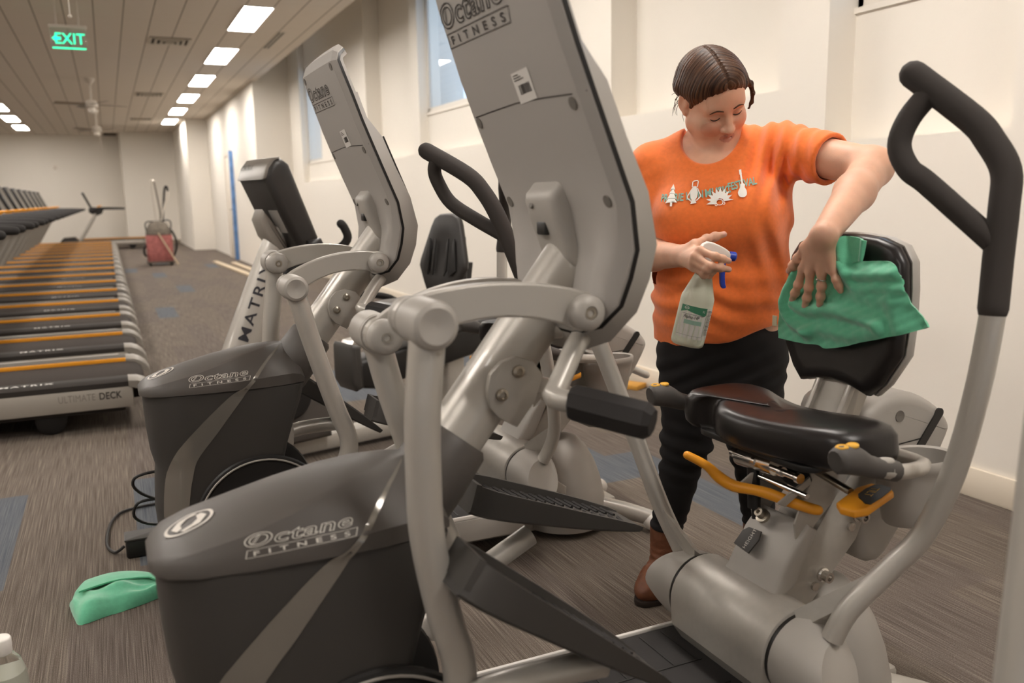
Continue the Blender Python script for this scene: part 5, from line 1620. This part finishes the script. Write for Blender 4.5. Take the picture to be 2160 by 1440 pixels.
# ---- jeans
def jean_prims():
    P = []
    S = squash(.78)
    P += [Cone(at(1520, 668, 2.445), at(1520, 735, 2.457), .163, .165, .03, 'u', squash(.66)), Cone(at(1520, 735, 2.457), at(1522, 770, 2.465), .160, .150, .04, 'u', S), Ell(at(1508, 690, 2.365), (.12, .07, .07), BF.T, .05)]
    rk, lk_ = J['rknee'], J['lknee']
    P += [Cone(J['rhip'], rk, .096, .068, .03), Cone(rk, J['rank'] + np.array((0, 0, .03)), .066, .046, .03), Cone(J['lhip'], lk_, .096, .068, .03), Cone(lk_, J['lank'] + np.array((0, 0, .03)), .066, .047, .03)]
    def folds(Q):
        z = Q[:, 2]; x = Q @ lat
        kn = np.exp(-((z - .47) / .10) ** 2); hm = np.exp(-((z - .20) / .06) ** 2); th = np.exp(-((z - .70) / .06) ** 2)
        return .0045 * kn * np.sin(z * 130 + x * 25) + .004 * hm * np.sin(z * 170 + x * 30) + .0035 * th * np.sin(z * 120 - x * 60) + .001 * np.sin(z * 60 + x * 90)
    P.append(Bump(folds))
    P.append(Plane((0, 0, .205), (0, 0, -1), .004))
    return P
sdf_obj('jeans', jean_prims(), (1.25, 1.70, .15), (1.85, 2.25, 1.0), .005, [JEANS], W, None, 'black jeans')

# ---- ankle boots
def boot(ank, toe, lab=None):
    up = np.array((0, 0, 1.)); f = toe - ank; f[2] = 0; L = np.linalg.norm(f); f /= L
    g = np.array((ank[0], ank[1], 0)); sd = np.cross(up, f)
    R = np.stack([sd, f, up], 1)
    P = [Cone(g + up * .07, g + up * .215 - f * .004, .043, .047, .02), Cone(g - f * .02 + up * .045, g + f * .05 + up * .05, .040, .042, .03), Cone(g + f * .05 + up * .055, g + f * (L - .05) + up * .038, .042, .036, .03),
         Ell(g + f * (L - .055) + up * .034, (.044, .062, .036), R, .02)]
    def cr(Q):
        q = (Q - g) @ f; z = Q[:, 2]
        return .002 * np.exp(-((z - .115) / .04) ** 2) * np.sin(z * 330 + q * 60) + .0018 * np.exp(-((q - L * .52) / .03) ** 2) * np.sin(q * 320 + z * 90)
    P += [Bump(cr), Plane(g + up * .218, up, .004), Plane(g + up * .012, -up, .003)]
    o, v, q = sdf_obj('boot', P, g - .16, g + np.array((.16, .16, .26)), .0045, [LEATHER], W, None, 'brown leather ankle boot')
    s = MB()
    pts = [(-.045, -.055), (-.05, -.02), (-.044, .03), (-.05, L * .6), (-.045, L - .03), (-.02, L + .008), (.015, L + .01), (.042, L - .03), (.048, L * .6), (.04, .03), (.045, -.02), (.035, -.058), (0, -.068)]
    pts = spline2([(x * .97, y) for x, y in pts], 3, True)
    t = MB().prism(pts, 0, .017, 'z', .004)
    t2 = MB(); t2.f = t.f; t2.mi = t.mi; t2.v = [tuple(g + sd * -p[0] + f * p[1] + up * p[2]) for p in t.v]
    obj('sole', t2, SOLE, o)
boot(J['rank'], at(1352, 1258, 2.545))
boot(J['lank'], J['lank'] + np.array((-.09, -.14, 0)))

# ---- hair: centre parting, drawn back over the ears into a low knot, one loose lock
def hair_prims():
    P = [Ell(hp(0, -.022, .046), (.084, .101, .086), RH, .02), Ell(hp(0, -.080, .020), (.070, .046, .062), RH, .03), Ell(hp(0, -.108, .0), (.04, .038, .04), RH, .02), Ell(hp(0, -.140, -.012), (.034, .030, .032), RH, .008)]
    for s in (-1, 1):
        P += [Cone(hp(s * .060, .040, .055), hp(s * .070, -.030, .040), .018, .020, .02), Cone(hp(s * .066, .034, .034), hp(s * .072, .018, .002), .008, .004, .012), Cone(hp(s * .070, -.04, .035), hp(s * .05, -.09, .0), .018, .025, .02)]
    P += [Ell(hp(0, .012, .066), (.074, .084, .052), RH, .03), Ell(hp(0, .045, .088), (.056, .046, .028), RH, .02)]
    # face stays clear
    P += [Ell(hp(0, .120, -.016), (.072, .088, .084), RH, .030, 's')]
    P += [Ell(hp(0, .10, -.10), (.09, .10, .075), RH, .012, 's')]
    # loose lock by her left temple
    lock = [hp(.066, .052, .064), hp(.086, .048, .045), hp(.093, .052, .015), hp(.088, .058, -.008), hp(.078, .062, -.022)]
    P += [Cone(a, b, .0085 - .0014 * i, .0085 - .0014 * (i + 1), .006) for i, (a, b) in enumerate(zip(lock[:-1], lock[1:]))]
    def grooves(Q):
        q = (Q - HO) @ RH / .957
        # strands run from the parting (x = 0) back towards the knot: measure along the polar angle about a fore-aft low axis
        ang = np.arctan2(np.abs(q[:, 0]) + .004, q[:, 2] + .05)
        t = q[:, 1] - .35 * np.abs(q[:, 0])
        part = .0045 * np.exp(-(q[:, 0] / .0035) ** 2) * (q[:, 1] > -.06)
        return .0006 * np.sin(t * 520 + ang * 3) * np.exp(-((q[:, 2] - .05) / .12) ** 2) + .0007 * np.sin(t * 900 + 2 * np.sin(q[:, 0] * 60)) + part
    shrink(P)
    P.append(Bump(grooves))
    return P
hair, hv, hq = sdf_obj('hair', hair_prims(), HO - .2, HO + .2, .0024, [HAIR], W, None, 'dark brown hair parted in the middle and tied back', it=1)
HS = .957
q = (hv - HO) @ RH / HS
st = np.stack([(q[:, 1] - .35 * np.abs(q[:, 0])) * 260, np.sign(q[:, 0]) * 40 + np.abs(q[:, 0]) * 14, q[:, 2] * 9], 1)
a = hair.data.attributes.new('strand', 'FLOAT_VECTOR', 'POINT'); a.data.foreach_set('vector', st.astype(np.float32).ravel())
wis = MB()
rg = random.Random(5)
for k in range(16):
    s = hp(-.072 + rg.uniform(-.008, .008), -.04 + rg.uniform(-.03, .02), -.01 + rg.uniform(-.02, .05)); dx = rg.uniform(-.02, .0); dz = rg.uniform(-.055, -.015)
    e = s + RH @ np.array((dx, rg.uniform(-.015, .015), dz))
    wis.tube([s, (s + e) / 2 + RH @ np.array((-.006, 0, 0)), e], [.0009, .0007, .0003], 5)
obj('loose_hair', wis, HAIR, hair)
bodybv = BVHTree.FromPolygons([Vector(p) for p in bv_], [list(map(int, f)) for f in bq_])
def onface(x, z, lift=.0008):
    o = hp(x, .2, z); h = bodybv.ray_cast(Vector(o), Vector(-(RH @ np.array((0, 1., 0)))), .25)
    return (np.array(h[0]) if h[0] is not None else hp(x, .08, z)) + RH @ np.array((0, lift, 0))
for s in (-1, 1):
    bm_ = MB()
    bm_.tube([onface(s * x, z) for x, z in ((.014, .0185), (.022, .0215), (.032, .0235), (.042, .0205), (.049, .014))], [.0014, .0021, .0022, .0017, .0007], 6, smooth=2)
    obj('eyebrow', bm_, HAIR, body)
LASH = mat('dark_lash', '#1c120e', .6)
for s in (-1, 1):
    bm_ = MB()
    bm_.tube([onface(s * x, z, .0006) for x, z in ((.019, -.0055), (.025, -.0088), (.032, -.0098), (.039, -.0085), (.0455, -.0045))], [.0008, .0014, .0016, .0016, .0009], 6, smooth=2)
    obj('eyelash', bm_, LASH, body)
# ring
a_, b_ = LHP['ring'][0], LHP['ring'][1]
obj('finger_ring', MB().tube([a_ * .52 + b_ * .48 + .0104 * (math.cos(t) * np.cross((b_ - a_) / np.linalg.norm(b_ - a_), (-1, 0, 0)) + math.sin(t) * np.array((-1., 0, 0))) for t in (2 * PI * k / 28 for k in range(28))], .0016, 8, closed=True).ball(a_ * .52 + b_ * .48 + np.array((-.0122, 0, 0)), .003, 8, 6), CHROME, W, label='silver finger ring')
for o in list(W.children):
    o.location = -WL

# ---- spray bottle in her right hand
TB = mat('cloudy_plastic', '#dfe3cf', 0.35, trans=0.25, sss=0.0)
pb = at(1448, 727, 2.12); pn = at(1487, 566, 2.085)
ax = pn - pb; ax /= np.linalg.norm(ax)
rx = _CR - ax * (_CR @ ax); rx /= np.linalg.norm(rx); ry = np.cross(ax, rx)          # ry points away from the camera
ry = ry if ry @ _CF > 0 else -ry
SB = thing('spray_bottle', 'cloudy white spray bottle with a green label and blue trigger, held by the woman', 'spray bottle', tuple(pb))
def sb(p): return rx * p[0] + ry * p[1] + ax * p[2]
def mapped(mb):
    r = MB(); r.f = mb.f; r.mi = mb.mi; r.v = [tuple(sb(p)) for p in mb.v]; return r
obj('bottle', mapped(MB().lathe([(.028, .002), (.034, 0), (.039, .004), (.0405, .012), (.0405, .112), (.0398, .122), (.036, .132), (.021, .176), (.0175, .184), (.017, .20)], n=40)), TB, SB, 50)
def wrap(flat, R):
    r = MB(); r.f = flat.f; r.mi = flat.mi
    for p in flat.v:
        t = p[0] / R
        r.v.append(tuple(sb((R * math.sin(t), -R * math.cos(t), p[1]))))
    return r
def rectm(x0, x1, y0, y1): return subdivide(MB().add([(x0, y0, 0), (x1, y0, 0), (x1, y1, 0), (x0, y1, 0)], [(0, 1, 2, 3)]), .006)
lab = obj('label', wrap(rectm(-.046, .058, .022, .100), .0409), WHITE_LABEL, SB, None)
GRN = mat('label_green', '#3f7a5c', 0.5); GRN2 = mat('label_pale_green', '#94b3a2', 0.5); INK = mat('label_ink', '#3c3a38', 0.6)
hd = subdivide(poly_fill([(-.046, .082), (-.028, .088), (-.008, .084), (.018, .080), (.022, .084), (.022, .100), (-.046, .100)]), .006)
obj('label_header', wrap(hd, .0412), GRN, lab, None)
obj('label_band', wrap(rectm(-.030, .014, .056, .066), .0412), GRN2, lab, None)
tx = MB()
t1 = text_mb('Alpha-HP', .0115); tx.join(place(t1, (-.034, .070, 0), (.9, 0, 0), (0, 1, 0)))
tx.join(rectm(-.040, .016, .0795, .0802)); tx.join(rectm(-.046, .022, .0285, .029)); tx.join(rectm(.0235, .0242, .03, .095))
rg = random.Random(8)
for k in range(20):
    z = .094 - k * .0031
    tx.join(rectm(.027, .027 + rg.uniform(.012, .024), z, z + .0012))
obj('label_lettering', wrap(subdivide(tx, .006), .0413), INK, lab, None)
t2 = MB(); t2.join(place(text_mb('52', .007), (.010, .089, 0), (1, 0, 0), (0, 1, 0))); t2.join(ring_flat(-.030, .094, .006, .004, .2, 18)); t2.join(place(text_mb('diversey', .0042), (-.037, .0925, 0), (1, 0, 0), (0, 1, 0)))
obj('label_lettering', wrap(subdivide(t2, .006), .0415), WHITE_LABEL, lab, None)
hp_ = [(-.030, .196), (-.026, .236), (-.010, .256), (.020, .253), (.046, .243), (.052, .230), (.046, .218), (.018, .218), (.014, .205), (.018, .196)]
obj('spray_head', mapped(MB().lathe([(.0195, .184), (.0205, .188), (.0205, .204), (.016, .206)], n=28).prism(spline2(hp_, 2, True), -.0125, .0125, 'y', .004, 3)), WHITE_PLASTIC, SB, 45)
BLUE_P = mat('blue_trigger_plastic', '#2b45b0', 0.35)
obj('trigger', mapped(MB().prism(spline2([(.030, .222), (.042, .222), (.047, .205), (.050, .185), (.056, .165), (.060, .157), (.052, .153), (.044, .163), (.038, .186), (.033, .205)], 2, True), -.008, .008, 'y', .003)), BLUE_P, SB)
obj('nozzle', mapped(MB().lathe([(.0085, 0), (.0115, .002), (.0115, .015), (.009, .018), (.003, .018)], (.049, 0, .2325), (1, 0, .05), 18).lathe([(.009, -.014), (.009, .014)], (.034, 0, .224), (0, 1, 0), 18)), BLUE_P, SB)
obj('hazard_mark', mapped(MB().add([(-.022, -.0129, .226), (-.017, -.0129, .220), (-.012, -.0129, .226), (-.017, -.0129, .233)], [(0, 1, 2, 3)])), mat('brown_mark', '#7c5a4a', .6), SB)

# ---- green cloth under her left hand, lying over the backrest
CLOTH = mat('green_microfibre', '#68c098', 0.95, 0.0, bump=(900, 0.5), var=(70, 0.08), sheen=0.6)
CLOTH2 = mat('green_microfibre_floor', '#68c098', 0.95, 0.0, bump=(900, 0.5), var=(70, 0.08), sheen=0.6)
def coons(top, bot, left, right, nu, nv):
    def res(p, n):
        p = np.array(spline2(p, 6)); s = np.r_[0, np.cumsum(np.linalg.norm(np.diff(p, axis=0), axis=1))]; s /= s[-1]
        t = np.linspace(0, 1, n); return np.stack([np.interp(t, s, p[:, i]) for i in range(p.shape[1])], 1)
    T, B, L, R = res(top, nu), res(bot, nu), res(left, nv), res(right, nv)
    G = np.zeros((nv, nu, 2))
    for j in range(nv):
        v = j / (nv - 1)
        for i in range(nu):
            u = i / (nu - 1)
            G[j, i] = (1 - v) * T[i] + v * B[i] + (1 - u) * L[j] + u * R[j] - ((1 - u) * (1 - v) * T[0] + u * (1 - v) * T[-1] + (1 - u) * v * B[0] + u * v * B[-1])
    return G
def sheet(G3, t):
    """closed thin cloth from a grid of points"""
    nv, nu, _ = G3.shape
    gu = np.gradient(G3, axis=1); gv = np.gradient(G3, axis=0); N = np.cross(gu, gv); N /= np.linalg.norm(N, axis=2)[..., None] + 1e-9
    mb = MB(); A = (G3 + N * t / 2).reshape(-1, 3); Bk = (G3 - N * t / 2).reshape(-1, 3); n = nv * nu
    fs = []
    for j in range(nv - 1):
        for i in range(nu - 1):
            a, b, c, d = j * nu + i, j * nu + i + 1, (j + 1) * nu + i + 1, (j + 1) * nu + i
            fs.append((a, b, c, d)); fs.append((n + d, n + c, n + b, n + a))
    bd = [i for i in range(nu)] + [j * nu + nu - 1 for j in range(1, nv)] + [(nv - 1) * nu + i for i in range(nu - 2, -1, -1)] + [j * nu for j in range(nv - 2, 0, -1)]
    for k in range(len(bd)):
        a, b = bd[k], bd[(k + 1) % len(bd)]; fs.append((b, a, n + a, n + b))
    mb.add(list(A) + list(Bk), fs); return mb
def pad_pt(px, py): p = onpad(px, py, 0); return (p[1], p[2])
top = [pad_pt(*p) for p in ((1668, 590), (1690, 545), (1722, 520), (1768, 545), (1785, 552), (1830, 551), (1866, 552), (1886, 566), (1893, 590))]
left = [pad_pt(*p) for p in ((1668, 590), (1652, 615), (1642, 650), (1638, 685), (1640, 713))]
right = [pad_pt(*p) for p in ((1893, 590), (1900, 615), (1911, 645), (1925, 670), (1937, 692))]
bot = [pad_pt(*p) for p in ((1640, 713), (1690, 724), (1722, 727), (1738, 735), (1775, 731), (1820, 720), (1870, 711), (1905, 703), (1937, 692))]
G = coons(top, bot, left, right, 110, 80)
def ridge(P, pts, h, w):
    """height of a soft fold that follows a pixel polyline"""
    q = np.array(spline2([pad_pt(*p) for p in pts], 5)); d = np.full(P.shape[:2], 9.0)
    for a, b in zip(q[:-1], q[1:]):
        ba = b - a; t = np.clip(((P - a) @ ba) / (ba @ ba + 1e-12), 0, 1)
        d = np.minimum(d, np.linalg.norm(P - a - t[..., None] * ba, axis=2))
    return h * np.exp(-(d / w) ** 2)
Hh = ridge(G, [(1672, 640), (1700, 655), (1750, 655), (1800, 668), (1850, 685)], .018, .012)
Hh += ridge(G, [(1690, 548), (1664, 600), (1652, 640), (1668, 675), (1705, 700)], .020, .012)
Hh += ridge(G, [(1705, 700), (1735, 695), (1790, 708), (1850, 700)], .012, .014)
Hh += ridge(G, [(1775, 552), (1790, 575), (1830, 580), (1880, 578)], .016, .013)
Hh += ridge(G, [(1780, 590), (1805, 610), (1850, 608), (1895, 612)], .010, .010)
Hh += ridge(G, [(1790, 620), (1840, 632), (1905, 640)], .005, .012) + ridge(G, [(1870, 630), (1880, 660), (1890, 695)], .006, .014)
Hh += ridge(G, [(1770, 530), (1776, 552), (1786, 580)], .012, .010)
Hh += .0009 * np.sin(G[..., 0] * 190 + G[..., 1] * 90) * np.sin(G[..., 1] * 210)
G3 = np.zeros(G.shape[:2] + (3,)); zz = G[..., 1]
edge_fall = np.clip((1.235 - G[..., 0]) / .07, 0, 1) ** 2 * .02
G3[..., 1] = G[..., 0]; G3[..., 2] = zz; G3[..., 0] = np.minimum(1.3975 + .055 * (zz - .94), 1.401) - Hh + edge_fall
CL = thing('cleaning_cloth', 'green microfibre cloth under the woman\'s hand, draped over the black backrest', 'cloth', (1.39, 1.36, .95), 0, None)
mb = sheet(G3, .005); mb.v = [(x - 1.39, y - 1.36, z - .95) for x, y, z in mb.v]
cl_ = obj('cloth', mb, CLOTH, CL, 60)
# the bunched corner above her wrist side
tp_ = [pad_pt(*p) for p in ((1766, 512), (1776, 499), (1800, 500), (1823, 508))]; bt_ = [pad_pt(*p) for p in ((1764, 548), (1785, 556), (1803, 552), (1816, 552))]
lf_ = [pad_pt(*p) for p in ((1766, 512), (1762, 530), (1764, 548))]; rt_ = [pad_pt(*p) for p in ((1823, 508), (1820, 530), (1816, 552))]
G = coons(tp_, bt_, lf_, rt_, 40, 30); Hh = ridge(G, [(1770, 508), (1774, 530), (1780, 556)], .018, .010) + ridge(G, [(1818, 505), (1813, 552)], .006, .005) + .004
G3 = np.zeros(G.shape[:2] + (3,)); G3[..., 1] = G[..., 0]; G3[..., 2] = G[..., 1]; G3[..., 0] = 1.400 - Hh
mb = sheet(G3, .005); mb.v = [(x - 1.39, y - 1.36, z - .95) for x, y, z in mb.v]
obj('bunched_corner', mb, CLOTH, CL, 60)
p0 = onpad(1637, 676, .0)
obj('sewn_tag', MB().box((p0[0] - 1.39 - .004, p0[1] - 1.36, p0[2] - .95), (.002, .014, .024)), mat('cream_tag', '#d8cfae', .7), CL)
# ------------------------------------------------------------------ things on the floor
# wet-and-dry vacuum by the far wall
VR = mat('dusty_red_plastic', '#a4625e', 0.75, var=(14, .22)); VG = mat('dusty_grey_plastic', '#6f675d', 0.8, var=(16, .25)); WAND = mat('vacuum_wand', '#d6cfc4', 0.3, .5)
VC = thing('shop_vacuum', 'dusty red and grey shop vacuum with upright metal wands near the back wall', 'vacuum cleaner', (.86, 18.0, 0))
tank = MB(); rings = []
for z, w, d in ((.05, .40, .38), (.07, .46, .42), (.30, .46, .43), (.55, .47, .44), (.575, .46, .43)):
    rings.append([(x, y, z) for x, y in rrect(w, d, .07, 5)])
tank.loft(rings); obj('tank', tank, VR, VC, 60)
hd = MB(); rings = []
for z, w, d in ((.58, .44, .42), (.60, .46, .44), (.68, .42, .40), (.78, .34, .34), (.82, .26, .26), (.85, .18, .18)):
    rings.append([(x, y, z) for x, y in rrect(w, d, min(w, d) * .3, 5)])
hd.loft(rings); obj('motor_head', hd, VG, VC, 60)
obj('carry_frame', MB().tube([(-.20, -.1, .60), (-.23, -.1, .78), (-.17, -.1, .84), (-.05, -.1, .82)], .012, 10, smooth=3).tube([(.20, -.1, .60), (.23, -.1, .80), (.17, -.1, .86), (.05, -.1, .83)], .012, 10, smooth=3), BLACK, VC)
for sx in (-1, 1):
    for sy in (-1, 1): obj('caster', MB().lathe([(.03, -.015), (.035, 0), (.03, .015)], (sx * .19, sy * .17, .035), (1, 0, 0), 14), BLACK, VC)
obj('kick_plate', MB().box((0, 0, .065), (.50, .46, .035), .01), mat('vacuum_base_grey', '#5c544b', .8), VC)
obj('wand', MB().tube([(-.02, -.05, .80), (-.045, -.05, 1.15), (-.062, -.05, 1.50), (-.045, -.05, 1.60), (-.005, -.05, 1.58)], [.014, .016, .02, .022, .02], 12, smooth=3), WAND, VC)
obj('wand', MB().tube([(.06, -.05, .80), (.13, -.05, 1.10), (.21, -.05, 1.30), (.225, -.05, 1.40)], [.014, .018, .024, .02], 12, smooth=3), WAND, VC)
obj('hose', MB().tube([(-.005, -.05, 1.58), (.03, -.05, 1.30), (.06, -.04, 1.0), (.05, -.02, .82)], .017, 10, smooth=4), mat('grey_hose', '#7d756b', .6), VC)
obj('hose', MB().tube([(.225, -.05, 1.40), (.21, -.05, 1.49), (.17, -.05, 1.44), (.13, -.04, 1.15), (.09, -.02, .83)], .021, 10, smooth=4), BLACK, VC)
obj('hose', MB().tube([(.17, -.05, .72), (.25, -.07, .62), (.31, -.05, .42), (.27, .0, .22), (.20, .05, .15), (0, .24, .3), (-.24, .06, .18), (-.28, -.02, .32), (-.22, -.05, .40)], .02, 10, smooth=4), BLACK, VC)
br = tag(obj('broom_handle', MB().tube([(0, 0, .62), (.31, -.12, .02)], .014, 10), mat('pale_wood', '#b8a48a', .7)), 'pale wooden stick leaning diagonally across the front of the red vacuum', 'stick')
br.location = (.84, 17.755, 0)

# strips of trim lying on the carpet
WOOD = mat('raw_wood', '#c9b79c', 0.7, var=(20, .1))
s1 = tag(obj('trim_plank', MB().box((0, 0, .02), (.09, 4.2, .04), .004), WOOD), 'long pale trim plank on the carpet, the nearer of two', 'plank'); s1.location = (1.93, 15.8, 0); s1.rotation_euler = (0, 0, .04)
s2 = tag(obj('trim_plank', MB().box((0, 0, .02), (.09, 2.8, .04), .004), WOOD), 'pale trim plank on the carpet, the shorter one nearer the wall', 'plank'); s2.location = (2.16, 15.9, 0); s2.rotation_euler = (0, 0, .03)
s3 = tag(obj('wood_offcut', MB().box((0, 0, .015), (.12, .28, .03), .004), mat('yellow_wood', '#c7923f', .6)), 'small yellow wood offcut on the carpet against the window wall', 'wood offcut'); s3.location = (2.86, 4.55, 0); s3.rotation_euler = (0, 0, .5)

# power brick and cable of the second elliptical
PB_ = thing('power_brick', 'black power brick on the carpet beside the second elliptical', 'power adapter', (.035, 3.12, 0))
obj('brick', MB().box((0, 0, .032), (.15, .085, .062), .008), BLACK, PB_)
obj('brick_lid', MB().box((0, 0, .066), (.156, .091, .008), .003), DARKER, PB_)
tag(obj('power_cable', MB().tube([(-.045, 3.13, .03), (-.075, 3.14, .010), (-.10, 3.22, .008), (-.098, 3.36, .008), (-.078, 3.50, .008), (-.03, 3.58, .008), (.10, 3.60, .008), (.25, 3.52, .008)], .0055, 8, smooth=5), BLACK), 'thin black cable looping on the carpet from the power brick', 'cable')
cc = MB()
for pts in ([(.10, 2.80, .20), (.03, 2.80, .215), (-.005, 2.80, .245), (.01, 2.80, .285), (.06, 2.80, .29)], [(.06, 2.80, .29), (.02, 2.80, .315), (.0, 2.80, .345), (.015, 2.80, .37), (.08, 2.80, .375), (.12, 2.78, .34)], [(.10, 2.80, .20), (.10, 2.80, .01), (.16, 2.9, .008)]):
    cc.tube([(x - .027, y - 2.685, z) for x, y, z in pts], .0048, 8, smooth=4)
obj('power_cord', cc, BLACK, E2)

# folded green cloth on the carpet
FC = thing('folded_cloth', 'green microfibre cloth lying folded on the carpet at lower left', 'cloth', (-.07, 2.72, 0))
def fold_sheet(outline_top, outline_bot, hfun, n=60, m=30):
    T = np.array(spline2(outline_top, 8)); B = np.array(spline2(outline_bot, 8))
    def rs(p, n):
        s = np.r_[0, np.cumsum(np.linalg.norm(np.diff(p, axis=0), axis=1))]; s /= s[-1]; t = np.linspace(0, 1, n)
        return np.stack([np.interp(t, s, p[:, i]) for i in range(2)], 1)
    T, B = rs(T, n), rs(B, n); G = np.zeros((m, n, 3))
    for j in range(m):
        v = j / (m - 1); p = T * (1 - v) + B * v
        G[j, :, :2] = p; G[j, :, 2] = [hfun(i / (n - 1), v, *p[i]) for i in range(n)]
    return G
# outline measured on the floor, local to the cloth
topo = [(-.112, .125), (-.085, .155), (-.02, .16), (.05, .13), (.12, .075), (.16, .05)]
boto = [(-.135, .06), (-.12, -.03), (-.10, -.085), (-.03, -.06), (.05, -.035), (.13, .005), (.16, .02)]
def hb_(u, v, x, y):
    e = min(u, 1 - u, v, 1 - v)
    return .004 + .040 * min(1, e / .16) ** .6 + .010 * math.sin(11 * u + 4 * v) * math.sin(PI * v) + .006 * math.sin(23 * u - 9 * v) * math.sin(PI * u) * v + .010 * math.exp(-((v - .45 - .2 * u) / .07) ** 2) * math.sin(PI * u)
G = fold_sheet(topo, boto, hb_)
nv, nu = G.shape[:2]
mb = MB(); A = G.reshape(-1, 3); Bt = A.copy(); Bt[:, 2] = .001
fs = []
for j in range(nv - 1):
    for i in range(nu - 1):
        a, b, c, d = j * nu + i, j * nu + i + 1, (j + 1) * nu + i + 1, (j + 1) * nu + i; fs += [(d, c, b, a), (nv * nu + a, nv * nu + b, nv * nu + c, nv * nu + d)]
bd = [i for i in range(nu)] + [j * nu + nu - 1 for j in range(1, nv)] + [(nv - 1) * nu + i for i in range(nu - 2, -1, -1)] + [j * nu for j in range(nv - 2, 0, -1)]
for k in range(len(bd)): a, b = bd[k], bd[(k + 1) % len(bd)]; fs.append((a, b, nv * nu + b, nv * nu + a))
mb.add(list(A) + list(Bt), fs)
obj('cloth', mb, CLOTH2, FC, 60)
def hf_(u, v, x, y):
    return .047 + .009 * math.sin(PI * u) + .006 * math.sin(PI * v) - .010 * (1 - v) - .03 * max(0, u - .75) / .25
G = fold_sheet([(-.085, .150), (-.02, .157), (.05, .13), (.13, .072), (.158, .045)], [(-.105, .045), (-.05, .055), (.0, .062), (.07, .05), (.155, .03)], hf_, 60, 26)
obj('folded_flap', sheet(G, .005), CLOTH2, FC, 60)

# refill bottle at the lower left edge
RB = thing('refill_bottle', 'clear plastic refill bottle with white cap and green leaf label at lower left', 'bottle', (-.295, 2.085, 0))
CLEAR = mat('clear_bottle_plastic', '#f2f4f0', 0.05, trans=1.0, ior=1.2)
obj('bottle', MB().lathe([(.030, .0), (.042, .003), (.046, .014), (.046, .150), (.044, .172), (.034, .205), (.021, .222), (.018, .235)], n=36), CLEAR, RB, 60)
obj('liquid', MB().lathe([(.028, .004), (.041, .006), (.0445, .016), (.0445, .150), (.043, .168), (.040, .176)], n=36), mat('milky_liquid', '#e2e3d6', .3), RB, 60)
obj('cap', MB().lathe([(.020, .222), (.0215, .225), (.0215, .255), (.019, .2595), (.0, .26)], n=28), WHITE_PLASTIC, RB, 60)
lv_ = MB()
def leaf(x, z, k, a):
    pts = [(k * .5 * w * math.cos(a) - k * h * math.sin(a), k * .5 * w * math.sin(a) + k * h * math.cos(a)) for w, h in ((0, -1), (.7, -.6), (.9, 0), (.55, .6), (0, 1), (-.55, .6), (-.9, 0), (-.7, -.6))]
    f = poly_fill([(x + p, z + q) for p, q in pts])
    r = MB(); r.f = f.f; r.mi = f.mi
    for p in f.v:
        t = p[0] / .0465; r.v.append((.0466 * math.sin(t), -.0466 * math.cos(t), p[1]))
    return r
for x, z, k, a in ((.022, .118, .0075, -.1), (.031, .113, .0115, .25), (.026, .136, .0055, .2), (.037, .142, .0095, -.1)): lv_.join(leaf(x, z, k, a))
for o in islands(lv_): obj('leaf_mark', o, mat('leaf_green_print', '#7fae2f', .5), RB, None)
